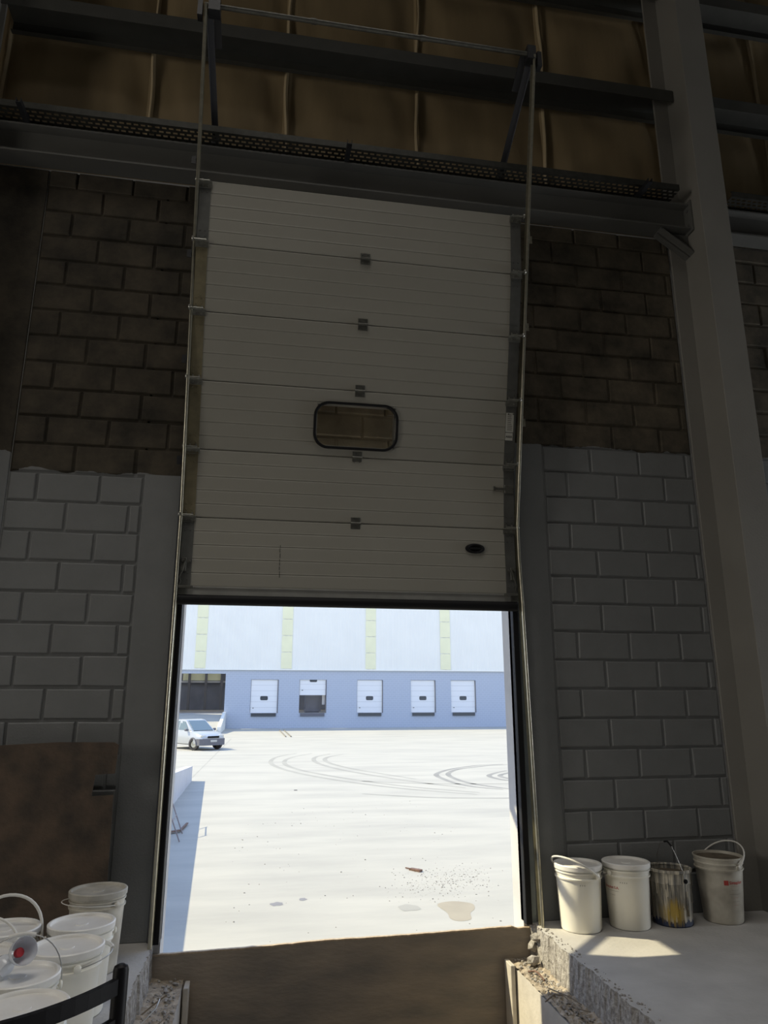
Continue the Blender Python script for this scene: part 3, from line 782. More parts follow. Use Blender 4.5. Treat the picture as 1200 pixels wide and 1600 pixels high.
# ------------------------------------------------------------------ pails
def rot_to(v):  # aim local z along v
    return v.to_track_quat('Z', 'Y').to_matrix().to_4x4()
def pail(name, loc, rz, label, group, kind='lid', rb=.125, rt=.142, h=.372, handle='down', body='pail', lid='lid', hdir=1, wire=None, grip=True):
    root = empty(name, loc, rz, label, 'pail', group)
    m = MB()
    def R(z): return rb + (rt-rb)*z/h
    pr = [(0,0),(rb-.012,0),(rb-.004,.003),(rb,.012)]
    z1 = h*.80
    pr += [(R(z1), z1), (R(z1)+.007, z1+.002), (R(z1)+.008, z1+.010), (R(z1)+.001, z1+.013), (R(z1+.03), z1+.035), (R(z1)+.008, z1+.037), (R(z1)+.008, z1+.043), (R(z1+.04), z1+.046), (rt, h-.012), (rt+.004, h-.010), (rt+.005, h), (rt-.002, h), (rt-.004, h-.02)]
    if kind == 'open': pr += [(R(h*.5)-.004, h*.5), (rb-.006, .01), (0,.008)]
    m.lathe(pr, 48, cap=False)
    bo = m.build('body', M[body], root, True)
    if kind == 'lid':
        m = MB(); r1 = rt + .007
        m.lathe([(r1-.003,h-.022),(r1+.001,h-.020),(r1+.002,h+.004),(r1-.002,h+.008),(r1-.010,h+.008),(r1-.014,h+.004),(r1-.016,h-.004),(r1-.022,h-.006),(.03,h-.004),(.028,h-.001),(.012,h-.001),(0,h-.002)], 48, cap=False)
        m.build('lid', M[lid], root, True)
    elif kind == 'full':
        m = MB(); m.lathe([(rt-.003,h-.018),(rt-.03,h-.012),(.06,h-.014),(0,h-.011)], 40, cap=False); tag(m.build('dried_residue', M['residue'], root, True), 'dark dried residue')
    # bail handle: arc between two ears
    ze = h*.80 + .024; re = R(ze) + .010
    for s_ in (-1, 1):
        e_ = MB(); e_.lathe([(.016,0),(.016,.006),(.009,.010),(0,.010)], 12, (s_*re - (0 if s_ > 0 else .0), 0, ze), 'X') if s_ > 0 else e_.lathe([(.016,0),(.016,-.006),(.009,-.010),(0,-.010)], 12, (-re, 0, ze), 'X')
        e_.build('ear', M[body], root, True)
    tilt = {'down': math.radians(-18), 'up': math.radians(80), 'lean': math.radians(40), 'flat': math.radians(14)}.get(handle, handle if isinstance(handle, float) else 0)
    L_ = rt + .045
    pts = []
    for i in range(21):
        a = PI*i/20
        x = (re+.006)*math.cos(a); d = L_*math.sin(a)**.8 if 0 < i < 20 else 0
        pts.append((x, -hdir*d*math.cos(tilt), ze + d*math.sin(tilt)))
    hm = MB(); hm.tube(pts, wire or .0024, 8)
    ho = hm.build('handle', M['wire'] if not wire else M['grip'], root, True)
    if grip:
        g = MB(); g.tube(pts[8:13], .0085, 10); g.build('grip', M['grip'], ho, True)
    return root

G1 = 'row of four pails along the block wall'
p1 = pail('paint_pail', (2.065,-.185,0), 0, 'white lidded pail standing nearest the doorway, handle leaning over its lid, half in sunlight', G1, handle=.62, hdir=1, wire=.006, grip=False)
p1.rotation_euler.z = math.radians(-62)
p2 = pail('paint_pail', (2.395,-.185,0), math.radians(20), 'white lidded pail with red printing, second from the doorway', G1, handle='down', hdir=-1)
p4 = pail('paint_pail', (3.055,-.175,0), math.radians(-75), 'off-white pail full of dark residue with red and grey printing, nearest the column', G1, kind='full', rb=.120, rt=.150, h=.392, handle=.70, hdir=-1, wire=.005, grip=False, body='pail_dirty')
# spattered pail with an upright wire bail
root = empty('paint_pail', (2.70,-.17,0), 0, 'dark pail covered in paint runs with a yellow splash and upright wire bail', 'pail', G1)
m = MB(); rb, rt, h = .122, .134, .325
m.lathe([(0,0),(rb-.006,0),(rb,.008),(rb+.008,.245),(rb+.011,.250),(rb+.008,.256),(rt-.002,h-.012),(rt+.003,h-.008),(rt+.003,h),(rt-.004,h),(rt-.006,h-.02),(rb-.005,.02),(0,.018)], 48, cap=False)
mbody = m
m = MB(); m.lathe([(rt-.006,h-.03),(.05,h-.035),(0,h-.033)], 32, cap=False); m.build('dried_residue', M['residue'], root, True)
m = mbody; r = random.Random(11)
for i in range(46):
    a = r.uniform(0, 2*PI); z0 = r.uniform(.16, h-.002); L_ = r.uniform(.03,.16); pts = []
    for j in range(5):
        z = z0 - L_*j/4; R_ = rb + (rt-rb)*z/h + .0035
        pts.append((R_*math.cos(a+j*.006), R_*math.sin(a+j*.006), z))
    m.tube(pts, [.002,.003,.003,.003,.0045], 5)
m.build('body', M['drips'], root, True)
m = MB(); m.lathe([(rt+.003,h-.014),(rt+.007,h-.010),(rt+.007,h+.004),(rt-.003,h+.005),(rt-.008,h-.006)], 40, cap=False); m.build('rim', M['drips'], root, True)
pa = V((.035,-.132,.268))
m = MB(); m.tube([pa, pa+V((-.012,.0,.05)), pa+V((-.035,.012,.13)), pa+V((-.060,.03,.205)), pa+V((-.068,.06,.226)), pa+V((-.075,.13,.215)), pa+V((-.06,.22,.12)), pa+V((-.04,.262,.02))], .0018, 8)
hb = m.build('handle', M['wire'], root, True)
m = MB(); m.tube([pa+V((-.058,.03,.203)), pa+V((-.068,.06,.228)), pa+V((-.073,.09,.222))], .006, 8); m.build('grip', M['rubber'], hb, True)
m = MB(); m.lathe([(.014,0),(.014,-.006),(0,-.008)], 10, tuple(pa+V((0,.004,0))), 'Y'); m.build('ear', M['rubber'], root, True)

# printing on the pails, bent round the side
def pail_print(root, body, size, mt, ang, z, rad, name='lettering', mirror=False):
    """wrap text round a pail: ang in world degrees of the print's middle"""
    cu = bpy.data.curves.new(name, 'FONT'); cu.body = body; cu.size = size; cu.align_x = 'CENTER'; cu.align_y = 'CENTER'; cu.offset = size*.02
    cu.resolution_u = 3
    tmp = bpy.data.objects.new(name, cu); COL.objects.link(tmp)
    me = bpy.data.meshes.new_from_object(tmp.evaluated_get(bpy.context.evaluated_depsgraph_get()))
    bpy.data.objects.remove(tmp); bpy.data.curves.remove(cu)
    a0 = math.radians(ang) - root.rotation_euler.z
    for v in me.vertices:
        zz = z + v.co.y; R_ = rad(zz) + .0012; a = a0 + v.co.x/R_
        v.co = (R_*math.cos(a), R_*math.sin(a), zz)
    me.materials.clear(); me.materials.append(M[mt]); me.name = name
    o = bpy.data.objects.new(name, me); COL.objects.link(o); o.parent = root
    return o
R2 = lambda z: .125 + .017*z/.372
R4 = lambda z: .120 + .030*z/.392
pail_print(p2, 'Sinteplast S.A.', .021, 'redink', -164, .240, R2)
pail_print(p2, '_____________', .014, 'greyink', -160, .226, R2)
pail_print(p2, '.............', .014, 'greyink', -160, .200, R2)
pail_print(p2, ', , , ,', .026, 'greyink', -126, .282, R2)
pail_print(p1, ', , ,', .026, 'greyink', -104, .282, R2)
pail_print(p4, 'Sinteplast', .026, 'redink', -80, .250, R4)
for i, (tx, sz, mtn) in enumerate((('______________', .008, 'redink'), ('__________', .010, 'greyink'), ('_____ ______', .014, 'greyink'), ('_______', .010, 'redink'), ('_________', .012, 'greyink'), ('______', .010, 'redink'))):
    pail_print(p4, tx, sz, mtn, -84, .232 - i*.022, R4)
m = MB(); a0 = math.radians(-108) - p4.rotation_euler.z; vs = []
for i in range(7):
    a = a0 + (i/6-.5)*.20
    for z in (.236, .264): vs.append((( R4(z)+.0012)*math.cos(a), (R4(z)+.0012)*math.sin(a), z))
m.add(vs, [(2*i, 2*i+2, 2*i+3, 2*i+1) for i in range(6)]); m.build('emblem', M['redink'], p4, True)

G2 = 'crowded white pails in front of the brown board'
LP = [(-.800,-.42,.0,'dusty lidded pail against the wall with a spatter ring, handle hanging toward the board', 'pail_dirty','lid_dirty', .10, -40, .0024, .388),
      (-.765,-.965,.0,'clean lidded pail just in front of the dusty one beside the pit','pail','lid','down', 20, None, .372),
      (-.750,-1.30,.0,'lidded pail with folded wire handle, third from the wall along the pit','pail','lid', .12, -60, None, .372),
      (-1.090,-1.00,.0,'lidded pail with a raised thick rope-like handle next to the board','pail_dirty','lid','up', 12, .007, .372),
      (-1.090,-1.345,.0,'lidded pail with upright white handle beside the clear plastic funnel','pail','lid', 1.15, 8, .0055, .372),
      (-.850,-1.625,.0,'lidded pail with raised wire bail carrying the clear plastic funnel','pail','lid', 1.25, 15, None, .372),
      (-.745,-1.935,.0,'lidded pail nearest the black chair, lid in full view','pail','lid','down', 60, None, .372),
      (-1.20,-1.745,.0,'lidded pail mostly cut off at the picture edge behind the chair','pail','lid','down', 30, None, .372)]
for x, y, z, lab, bd, ld, hd, rz, wr, hh in LP:
    pail('paint_pail', (x, y, z), math.radians(rz), lab, G2, body=bd, lid=ld, handle=hd, wire=wr, h=hh, hdir=1 if y > -.5 else -1, grip=(wr is None))

# clear funnel (cut bottle) with a red cap on a lid
bt = empty('plastic_funnel', (-.865,-1.64,.377), 0, 'cut-off clear plastic bottle with a red cap lying on a pail lid', 'bottle')
ax = V((.62,-.70,.34)).normalized(); 
def aim(at, ax): return Matrix.Translation(at) @ rot_to(ax)
m = MB(); m.M = aim(V((-.02,.03,.062)), ax)
m.lathe([(.016,.0),(.020,.02),(.034,.045),(.046,.07),(.050,.10),(.0485,.10),(.0445,.071),(.032,.046),(.018,.021),(.014,.0)], 28, cap=False)
m.build('cone', M['clear'], bt, True)
m = MB(); m.M = aim(V((-.02,.03,.062)), ax); m.lathe([(0,.045),(.016,.045),(.017,.062),(.015,.066),(0,.066)], 20); tag(m.build('cap', M['red'], bt, True), 'red cap')
m = MB(); m.M = aim(V((-.035,.0,.036)), V((-.5,.4,.25)).normalized()); m.lathe([(0,-.028),(.028,-.022),(.035,-.004),(.034,.018),(.020,.036),(.012,.040)], 24); m.build('neck_bulb', M['clear'], bt, True)

# ------------------------------------------------------------------ brown board leaning on the wall
m = MB()
zt = 1.137
pol = [(-2.05,0),(-.79,0),(-.812,.84),(-.935,.835),(-.925,.955),(-.815,.96),(-.808,zt-.015),(-.835,zt),(-1.15,zt+.004),(-1.5,zt-.012),(-2.05,zt-.02)]
vs = [(x, -.135 - .05*(1-z/zt) - (.0 if o == 0 else .018), z) for o in (0,1) for x, z in pol]; n = len(pol)
m.add(vs, [tuple(range(n)), tuple(range(n,2*n))[::-1]] + [(i,(i+1)%n,n+(i+1)%n,n+i) for i in range(n)])
tag(m.build('wooden_board', M['ply_board']), 'large stained brown board with a notched edge leaning behind the crowded pails', 'board')

# ------------------------------------------------------------------ black metal chair, only its back in view
ch = empty('metal_chair', (-.50,-2.98,0), 0, 'black metal chair with a curved two-rail back, in front of the pails', 'chair')
pA = V((-.262,-3.10,0)); pB = V((-.595,-3.36,0))
fwd = V((-.60,.80,0)).normalized()*.42
def post(name, base, top, r=.0165):
    m = MB(); base = V(base); top = V(top); d = (top-base).normalized()
    m.tube([base, top - d*.012, top - d*.005, top - d*.001], [r, r, r*.86, r*.4], 14)
    return m.build(name, M['chair'], ch)
for p_ in (pA, pB):
    post('rear_leg', p_ + V((.0,.0,0)), p_ + V((0,0,.845)))
    post('front_leg', p_ + fwd, p_ + fwd + V((0,0,.44)))
def arc(z0, z1, sag, n=14):
    pts = []
    out = V((.62,-.78,0)).normalized()
    for i in range(n+1):
        t_ = i/n; pts.append(pA.lerp(pB, t_) + out*(sag*4*t_*(1-t_))*.5 + V((0,0,z0 + (z1-z0)*t_)))
    return pts
for z in (.805, .730, .655):
    m = MB(); pts = arc(z, z, .10)
    for i in range(len(pts)-1): m.beam(pts[i], pts[i+1] + (pts[i+1]-pts[i])*.06, .014, .030)
    m.build('back_rail', M['chair'], ch)
m = MB(); q = [pA, pB, pB+fwd, pA+fwd]
m.prism([(v.x, v.y) for v in q], .440, .475, 'XY'); m.build('seat', M['seat'], ch, bev=.008)

# ------------------------------------------------------------------ yard
y = MB(); y.box(-70, 90, .2, 120, -1.6, -1.35)
yard = struct(y.build('yard', M['yard']), 'sunlit concrete yard between the buildings', 'yard')
ZY = -1.348
def ribbon(pts, w, name, mt, z=ZY):
    pts = [V((a, b, z)) for a, b in pts]
    # resample with a Catmull-Rom curve
    P_ = [pts[0]] + pts + [pts[-1]]; out = []
    for i in range(1, len(P_)-2):
        for j in range(8):
            t = j/8; a, b_, c_, d = P_[i-1], P_[i], P_[i+1], P_[i+2]
            out.append(.5*((2*b_) + (c_-a)*t + (2*a-5*b_+4*c_-d)*t*t + (-a+3*b_-3*c_+d)*t**3))
    out.append(pts[-1]); m = MB(); vs = []
    for i, p_ in enumerate(out):
        d = (out[min(i+1,len(out)-1)] - out[max(i-1,0)]).normalized(); n_ = V((-d.y, d.x, 0))
        ww = w*(.35 + .65*math.sin(PI*min(1,max(0,i/(len(out)-1))))**.5)
        vs += [p_ + n_*ww/2, p_ - n_*ww/2]
    m.add(vs, [(2*i,2*i+1,2*i+3,2*i+2) for i in range(len(out)-1)])
    return m.build(name, M[mt], yard)
T1 = [(10.5,26.15),(9.25,25.76),(8.1,24.8),(7.26,23.72),(6.63,22.38),(6.55,20.94),(6.64,19.5),(7.03,18.48),(7.65,17.82)]
T2 = [(10.6,25.9),(9.54,25.5),(8.14,24.44),(7.435,23.35),(7.05,22.2),(6.98,20.7),(7.15,19.4),(7.7,18.2),(8.3,17.4)]
T3 = [(9.72,23.47),(8.95,22.6),(8.45,21.76),(8.39,20.9),(8.58,20.19),(9.2,19.4)]
T3b = [(10.1,23.2),(9.3,22.4),(8.85,21.7),(8.80,20.95),(9.0,20.3),(9.5,19.7)]
for T in (T1, T2, T3, T3b): ribbon(T, .20, 'tyre_mark', 'tyre_mark')
T4 = [(2.16,33.9),(1.2,31.94),(.79,29.8),(.8,27.5),(1.33,24.9),(2.27,22.4),(3.45,20.2),(4.76,18.4),(6.5,16.8)]
T4b = [(2.9,33.6),(1.9,31.6),(1.4,29.6),(1.35,27.4),(1.8,25.1),(2.7,22.8),(3.8,20.7),(5.0,18.9),(6.7,17.2)]
T5 = [(3.79,33.15),(3.02,31.63),(2.7,29.8),(2.8,27.5),(3.54,24.5),(5.23,20.6),(6.6,18.4)]
T5b = [(4.4,32.8),(3.55,31.3),(3.2,29.7),(3.3,27.6),(4.0,24.9),(5.6,21.1)]
for T in (T4, T4b, T5, T5b): ribbon(T, .22, 'tyre_mark', 'tyre_mark_faint')
ribbon([(3.2,17.5),(5,16.4),(7,15.9),(9,15.8)], .25, 'tyre_mark', 'tyre_mark_faint'); ribbon([(3.6,20.8),(6,19.6),(9,19.2)], .18, 'tyre_mark', 'tyre_mark_faint')
def patch(pts, name, mt, z):
    m = MB(); m.add([(a, b, z) for a, b in pts], [tuple(range(len(pts)))]); return m.build(name, M[mt], yard)
def smooth_poly(pts, k=6):
    out = []; n = len(pts)
    for i in range(n):
        a, b_, c_, d = (V((*pts[(i+o) % n], 0)) for o in (-1,0,1,2))
        for j in range(k):
            t = j/k; q = .5*((2*b_) + (c_-a)*t + (2*a-5*b_+4*c_-d)*t*t + (-a+3*b_-3*c_+d)*t**3); out.append((q.x, q.y))
    return out
patch(smooth_poly([(2.566,5.708),(2.81,5.829),(3.043,5.68),(3.011,5.423),(2.899,5.242),(2.826,4.968),(2.651,4.924),(2.575,5.057),(2.60,5.299)]), 'damp_patch', 'puddle', ZY)
def blob(cx, cy, rx, ry, seed):
    r = random.Random(seed); return [(cx + rx*math.cos(a)*r.uniform(.8,1.15), cy + ry*math.sin(a)*r.uniform(.8,1.15)) for a in [2*PI*i/12 for i in range(12)]]
patch(smooth_poly(blob(.395,6.10,.09,.10,1)), 'damp_patch', 'stain', ZY)
patch(smooth_poly(blob(.765,6.28,.055,.08,2)), 'damp_patch', 'stain', ZY)
patch(smooth_poly(blob(2.15,5.62,.16,.16,4)), 'damp_patch', 'tyre_mark_faint', ZY)
m = MB(); m.add([(-2.14,22.9,ZY),(-2.11,22.9,ZY),(-1.56,48,ZY),(-1.62,48,ZY)], [(0,1,2,3)]); m.build('expansion_joint', M['tyre_mark_faint'], yard)
m = MB(); r = random.Random(9)
for i in range(620):
    u, v = r.gauss(0,1), r.gauss(0,.55); x, yy = 3.0 + .42*u + .10*v, 6.95 + .12*u + .85*v
    m.rock((x, yy, -1.349), .003 + .011*r.random()**3, r.random())
for i in range(160):
    m.rock((r.uniform(-.3,4.5), r.uniform(4,16), -1.349), .006 + .012*r.random()**3, r.random())
tag(m.build('gravel', M['grit']), 'scattered dark grit on the sunlit yard behind the damp patch', 'gravel', None, 'stuff')
m = MB(); m.beam((2.56,7.88,-1.335),(2.66,7.75,-1.335),.02,.014); m.beam((2.62,7.78,-1.335),(2.76,7.60,-1.33),.075,.03)
tag(m.build('wood_scrap', M['rust']), 'brown splinter of wood lying on the sunlit yard', 'scrap')
m = MB(); m.box(1.25,1.35,18.6,18.62,-1.35,-1.33); tag(m.build('wood_scrap', M['grit']), 'tiny dark chip on the yard beyond the shaded ramp foot', 'scrap')
for i, x in enumerate((2.08, 2.46)):
    m = MB(); m.tube([(x,60.5,-1.31),(x+.12,49.6,-1.31)], .045, 6); tag(m.build('metal_rod', M['grit']), ('thin dark rod lying on the yard before the far wall, nearer the car', 'thin dark rod lying on the yard before the far wall, farther from the car')[i], 'rod', 'rods on the yard')

# ramp beside the doorway: side wall with its sunny top, ramp surface behind it
rw = empty('loading_ramp', (-2.15, 11, -1.35), 0, 'pale concrete ramp with a low side wall climbing beside the doorway', 'ramp')
m = MB(); X0, X1 = -2.27, -2.05
prof = [(.24,-1.35),(21.8,-1.35),(21.8,-.87),(4.2,.12),(.24,.12)]
m.prism(prof, X0, X1, 'YZ'); m.build('side_wall', M['ramp_wall'], rw)
m = MB(); m.prism([(.24,-1.35),(21.6,-1.34),(4.2,-.1),(.24,-.1)], -6.5, X0, 'YZ'); m.build('slope', M['ramp_wall'], rw)
m = MB(); m.prism(prof, -6.7, -6.5, 'YZ'); m.build('side_wall', M['ramp_wall'], rw)

# small canopy over the outside of the doorway
cp = empty('door_canopy', (.63, .6, 3.2), 0, 'small grey sheet canopy on struts over the outside of the dock doorway', 'canopy')
m = MB(); m.box(-.61, 1.92, .21, 1.12, 3.17, 3.20); m.build('sheet', M['steel'], cp)
for x in (-.55, 1.86):
    m = MB(); m.beam((x, .215, 2.53), (x, 1.05, 3.165), .055, .045); m.build('strut', M['steel'], cp)

# hand truck leaning against that wall
ht = empty('hand_truck', (-1.5,11.5,-1.35), 0, 'thin rusty hand truck leaning on the ramp side wall in its shade', 'hand truck')
tops = [V((-1.99,14.3,-.10)), V((-1.99,12.6,.02))]; feet = [V((-1.40,11.70,-1.33)), V((-1.37,10.80,-1.33))]
tops = [V((-2.02,12.9,-.22)), V((-2.02,11.9,-.16))]
for a, b_ in zip(feet, tops):
    m = MB(); m.tube([a, b_], .013, 8); m.build('rail', M['cart'], ht)
for t_ in (.28, .62, .95):
    m = MB(); m.tube([feet[0].lerp(tops[0], t_), feet[1].lerp(tops[1], t_)], .011, 8); m.build('rung', M['cart'], ht)
m = MB(); m.beam(V((-1.46,11.95,-1.31)), V((-1.72,11.75,-1.31)), .12, .02); m.beam(V((-1.46,11.95,-1.31)), V((-1.40,12.85,-1.31)), .05, .02); m.build('toe_plate', M['rust'], ht)

# ------------------------------------------------------------------ far warehouse
YF = 65.0
wh = empty('warehouse', (10, YF, -1.35), 0, 'long pale warehouse with five dock doors across the yard', 'building')
doors = [(-.55,1.95),(3.95,6.45),(9.40,11.85),(14.62,17.02),(18.60,21.05)]
m = MB(); ZT = 3.88; DT = 3.03; DB = .0
xs = [-30] ; 
holes = [(-6.95,-2.88,.0,3.55)] + [(a, b_, DB, DT) for a, b_ in doors]
prev = -40
for a, b_, z0, z1 in holes:
    m.box(prev, a, YF, YF+.3, -1.35, ZT); m.box(a, b_, YF, YF+.3, z1, ZT); m.box(a, b_, YF, YF+.3, -1.35, z0); prev = b_
m.box(prev, 60, YF, YF+.3, -1.35, ZT)
m.build('lower_wall', M['lowwall'], wh)
m = MB(); m.box(-40, 60, YF-.14, YF+.3, ZT, ZT+.10); m.build('drip_edge', M['clad'], wh)
m = MB(); N_ = 400; vs = []
for i in range(N_+1):
    x = -40 + 100*i/N_; yv = YF - .10 if i % 2 else YF - .06
    vs += [(x, yv, ZT+.1), (x, yv, 15.0)]
m.add(vs, [(2*i, 2*i+2, 2*i+3, 2*i+1) for i in range(N_)]); m.build('cladding', M['clad'], wh)
for x in (-13.3, -5.27, 2.65, 10.68, 18.1, 26.0):
    m = MB()
    for i in range(7):
        z = 4.05 + 1.55*i; m.box(x-.5, x+.5, YF-.13, YF-.105, z, z+1.48)
    tag(m.build('skylight_strip', M['skylight'], wh), 'yellowed translucent strip')
for i, (a, b_) in enumerate(doors):
    zb = 0.02 if i != 1 else 1.62
    m = MB(); z = zb
    while z < DT - .05:
        m.box(a+.03, b_-.03, YF+.10, YF+.14, z, min(z+.49, DT)); z += .5
    dd = m.build('dock_door', M['far_door'], wh)
    zc = zb + 1.33
    if i == 1: zc = DT - .02
    cx = (a+b_)/2 + (0 if i != 1 else .05)
    m = MB(); hz = .19; pts = []
    for qx, qz, a0 in ((1,1,0),(-1,1,PI/2),(-1,-1,PI),(1,-1,1.5*PI)):
        for j in range(5):
            an = a0 + PI/2*j/4; pts.append((cx + qx*.23 + .12*math.cos(an), min(DT, zc + qz*(hz-.12) + .12*math.sin(an))))
    m.prism(pts, YF+.085, YF+.10, 'XZ'); m.build('window', M['glazing'], dd)
    m = MB(); m.box(a+.22, a+.34, YF+.07, YF+.10, zb+.42, zb+.47); m.build('handle', M['rubber'], dd)
    m = MB(); m.box(a+.12, b_-.12, YF-.12, YF, -.28, -.0); tag(m.build('dock_bumper', M['glazing'] if i != 1 else M['car_plastic'], wh), 'dark dock bumper')
    m = MB(); m.box(b_-.02, b_+.05, YF-.02, YF+.1, 0, DT); m.build('door_jamb', M['car_plastic'], wh)
# what shows inside: dim hall behind the two openings
m = MB(); m.box(-40, 60, YF+.3, YF+20, -.05, 0); m.build('hall_floor', M['dark_floor'], wh)
m = MB(); m.box(-40, 60, YF+20, YF+20.2, 0, 12); m.build('hall_back_wall', M['dark'], wh)
m = MB(); m.box(-40, 60, YF+5, YF+20.2, 15, 15.2); m.build('roof', M['dark'], wh)
m = MB(); m.box(-8.6, -4.2, YF+19.6, YF+19.9, 3.35, 4.3); tag(m.build('hall_window', M['skylight'], wh), 'dim translucent window strip')
m = MB(); m.box(-9.5, -3.5, YF+19.4, YF+19.6, 3.1, 3.3); m.build('hall_rail', M['ramp_wall'], wh)
for x in (-7.8, -5.9, -4.1):
    m = MB(); m.box(x-.14, x+.14, YF+19.0, YF+19.3, 0, 10); m.build('hall_column', M['car_plastic'], wh)
m = MB(); m.box(4.7, 6.0, YF+2.2, YF+4, 0, 1.75); m.box(4.55, 6.15, YF+2.1, YF+2.3, .1, .35); m.build('parked_load', M['dark'], wh)
m = MB(); m.box(6.15, 6.4, YF+.6, YF+.8, .75, 1.62); m.build('panel_scrap', M['ramp_wall'], wh)
# ramp to the big opening
fr_ = empty('loading_ramp', (-4.9, 60, -1.35), 0, 'short white-walled ramp leading up to the large dark opening of the far building', 'ramp')
m = MB(); m.prism([(52.5,-1.35),(YF-.16,-1.35),(YF-.16,-.01)], -6.95, -2.95, 'YZ'); m.build('slope', M['yard'], fr_)
m = MB(); m.prism([(55.5,-1.35),(YF-.16,-1.35),(YF-.16,.12),(64.2,.12),(55.5,-.85)], -2.95, -2.68, 'YZ'); m.build('side_wall', M['clad'], fr_)

# ------------------------------------------------------------------ parked car
hd = V((.60,-.80,0)).normalized(); lt = V((hd.y*-1, hd.x, 0))      # forward, left
car = empty('parked_car', (-3.36,38.30,-1.35), math.atan2(hd.y, hd.x), 'silver hatchback with dark plastic bumpers parked on the yard', 'car')
def loft(secs, name, mt, parent, cap=True, smooth=True):
    m = MB(); n = len(secs[0]); vs = [p for s_ in secs for p in s_]; fs = []
    for i in range(len(secs)-1):
        for k in range(n): fs.append((i*n+k, i*n+(k+1)%n, (i+1)*n+(k+1)%n, (i+1)*n+k))
    m.add(vs, fs, smooth); m.add(secs[0], [tuple(range(n))[::-1]]); m.add(secs[-1], [tuple(range(n))])
    return m.build(name, mt, parent, True)
def ring(x, wb, zb, wm, zm, wt, zt):
    h = [(wb*.8, zb), (wb, zb+.06), (wm, zm), (wm*.985, zm+(zt-zm)*.4), (wt, zt-.03), (wt*.9, zt)]
    return [(x, -a, z) for a, z in h] + [(x, a, z) for a, z in h[::-1]]
secs = [ring(-1.95,.70,.40,.76,.62,.72,.95), ring(-1.80,.78,.30,.82,.62,.79,1.0), ring(-1.0,.80,.26,.84,.62,.80,1.0), ring(.3,.80,.26,.84,.62,.80,1.0), ring(.95,.80,.26,.84,.62,.79,.98), ring(1.45,.79,.28,.83,.60,.74,.90), ring(1.75,.76,.30,.80,.58,.70,.82), ring(1.93,.66,.34,.70,.55,.60,.70)]
loft(secs, 'body', M['car_paint'], car)
cab = [[(-1.75,-.70,.98),(-1.75,.70,.98),(-1.70,.66,1.06),(-1.70,-.66,1.06)], [(-1.25,-.745,.98),(-1.25,.745,.98),(-1.2,.60,1.52),(-1.2,-.60,1.52)], [(-.3,-.755,.98),(-.3,.755,.98),(-.3,.615,1.58),(-.3,-.615,1.58)], [(.15,-.755,.98),(.15,.755,.98),(.12,.60,1.54),(.12,-.60,1.54)], [(.98,-.72,.95),(.98,.72,.95),(.95,.70,.98),(.95,-.70,.98)]]
loft(cab, 'cabin', M['car_paint'], car, smooth=False)
m = MB(); m.add([(.93,-.62,1.0),(.93,.62,1.0),(.19,.53,1.50),(.19,-.53,1.50),(.955,-.62,1.012),(.955,.62,1.012),(.215,.53,1.512),(.215,-.53,1.512)], [(4,5,6,7),(0,3,2,1),(0,1,5,4),(1,2,6,5),(2,3,7,6),(3,0,4,7)]); m.build('windshield', M['car_glass'], car, True)
for s_ in (-1, 1):
    for poly in ([(-.35,1.02),(.62,1.02),(.10,1.46),(-.35,1.50)], [(-1.2,1.02),(-.42,1.02),(-.42,1.50),(-1.10,1.44)]):
        m = MB(); 
        def wy(z): return .757 - (.757-.61)*(z-.98)/.58 + .006
        vs = [(x, s_*wy(z), z) for x, z in poly] + [(x, s_*(wy(z)-.02), z) for x, z in poly]
        m.add(vs, [(0,1,2,3),(7,6,5,4),(0,4,5,1),(1,5,6,2),(2,6,7,3),(3,7,4,0)]); m.build('side_window', M['car_glass'], car, True)
    m = MB(); m.box(.55,.72, s_*.80, s_*.98, .98, 1.10, .03); m.build('mirror', M['car_plastic'], car, True)
    m = MB(); m.box(1.60,1.88, s_*.42, s_*.735, .66, .80, .03); m.build('headlight', M['car_lamp'], car, True)
    for x in (1.25, -1.25):
        turn = .35 if x > 0 else 0
        wm = empty('wheel', (x, s_*.74, .31), turn); wm.parent = car
        m = MB(); m.lathe([(.20,-.09),(.29,-.09),(.31,-.06),(.31,.06),(.29,.09),(.20,.09)], 28, (0,0,0), 'Y', cap=False); m.build('tyre', M['tyre'], wm, True)
        m = MB(); m.lathe([(.20,.05),(.15,.07*1),(.05,.05),(0,.06)] if s_ > 0 else [(.20,-.05),(.15,-.07),(.05,-.05),(0,-.06)], 20, (0,0,0), 'Y', cap=False); m.build('hubcap', M['galv'], wm, True)
        m = MB()
        pts = [(.36*math.cos(PI*i/12), .36*math.sin(PI*i/12)) for i in range(13)]; pin = [(.30*math.cos(PI*i/12), .30*math.sin(PI*i/12)) for i in range(12,-1,-1)]
        m.M = Matrix.Translation((x, 0, .31)); m.prism(pts + pin, s_*.80, s_*.862, 'XZ'); m.build('wheel_arch', M['car_plastic'], car, True)
m = MB(); sec = []
for x, hw in ((1.55,.835),(1.84,.80),(1.985,.66)):
    sec.append([(x,-hw,.26),(x,hw,.26),(x,hw,.60),(x,-hw,.60)])
loft(sec, 'bumper', M['car_plastic'], car, smooth=False)
m = MB(); m.box(1.93, 1.965, -.36, .36, .63, .74, .01); m.build('grille', M['rubber'], car, True)
m = MB(); m.box(1.985, 2.0, -.20, .20, .43, .54); m.build('number_plate', M['label'], car, True)

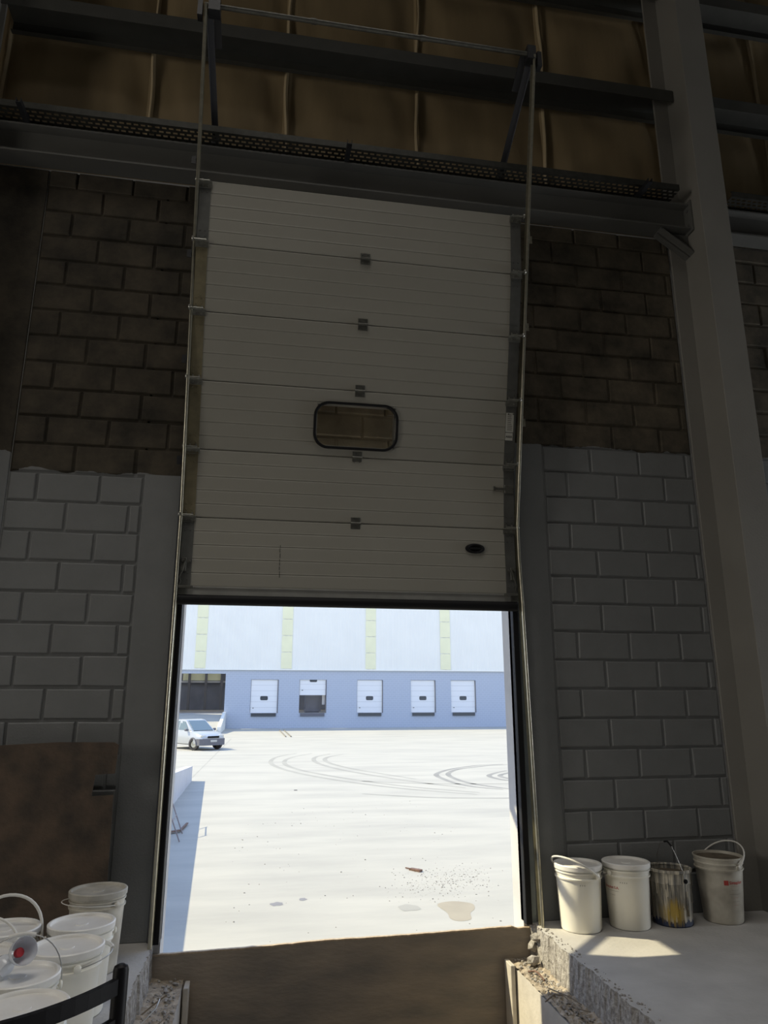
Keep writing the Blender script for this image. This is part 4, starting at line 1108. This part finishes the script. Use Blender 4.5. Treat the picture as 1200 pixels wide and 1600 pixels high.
# ------------------------------------------------------------------ light
wd = bpy.data.worlds.new('world'); SC.world = wd; wd.use_nodes = True
nt = wd.node_tree; bg = nt.nodes['Background']
tc = nt.nodes.new('ShaderNodeTexCoord'); sp = nt.nodes.new('ShaderNodeSeparateXYZ'); rp = nt.nodes.new('ShaderNodeValToRGB')
nt.links.new(tc.outputs['Generated'], sp.inputs[0]); nt.links.new(sp.outputs['Z'], rp.inputs['Fac']); nt.links.new(rp.outputs['Color'], bg.inputs['Color'])
rp.color_ramp.elements[0].color = (.78,.86,1.0,1); rp.color_ramp.elements[1].color = (.36,.55,1.0,1)
rp.color_ramp.elements[0].position = .02; rp.color_ramp.elements[1].position = .9
bg.inputs['Strength'].default_value = 1.68
sd = bpy.data.lights.new('sun', 'SUN'); sun = bpy.data.objects.new('sun', sd); COL.objects.link(sun)
sd.energy = 6.7; sd.color = (1.0, .885, .60); sd.angle = math.radians(.53)
sun.rotation_euler = V((.95,-.33,-1)).to_track_quat('-Z', 'Y').to_euler()
def area(name, loc, target, sx, sy, power, col):
    d = bpy.data.lights.new(name, 'AREA'); d.shape = 'RECTANGLE'; d.size = sx; d.size_y = sy; d.energy = power; d.color = col
    o = bpy.data.objects.new(name, d); COL.objects.link(o); o.location = loc
    o.rotation_euler = (V(target)-V(loc)).to_track_quat('-Z', 'Y').to_euler(); return o
rl = area('overhead_fill', (-.4, -4.4, 9.7), (-.4, -4.1, 0), 5, 4, 85, (1, .95, .88)); rl.data.spread = math.radians(86)  # added fill from above
area('left_fill', (-12.8, -6.0, 3.0), (2, -1.0, 2.8), 4, 4, 390, (1, .94, .84))  # added fill from the left, out of view; no open bay behind it
area('right_fill', (13.8, -1.45, 1.6), (0, -1.35, .7), 2.2, 3, 430, (.92, .96, 1))  # added low fill to brighten the crowded pails; the wall has no doorway

vs_ = SC.view_settings
SC.display_settings.display_device = 'sRGB'
vs_.view_transform = 'Standard'; vs_.look = 'None'; vs_.gamma = 1; vs_.exposure = 0; vs_.use_curve_mapping = False
SC.cycles.use_denoising = True
SC.cycles.max_bounces = 10; SC.cycles.diffuse_bounces = 6; SC.cycles.sample_clamp_indirect = 8
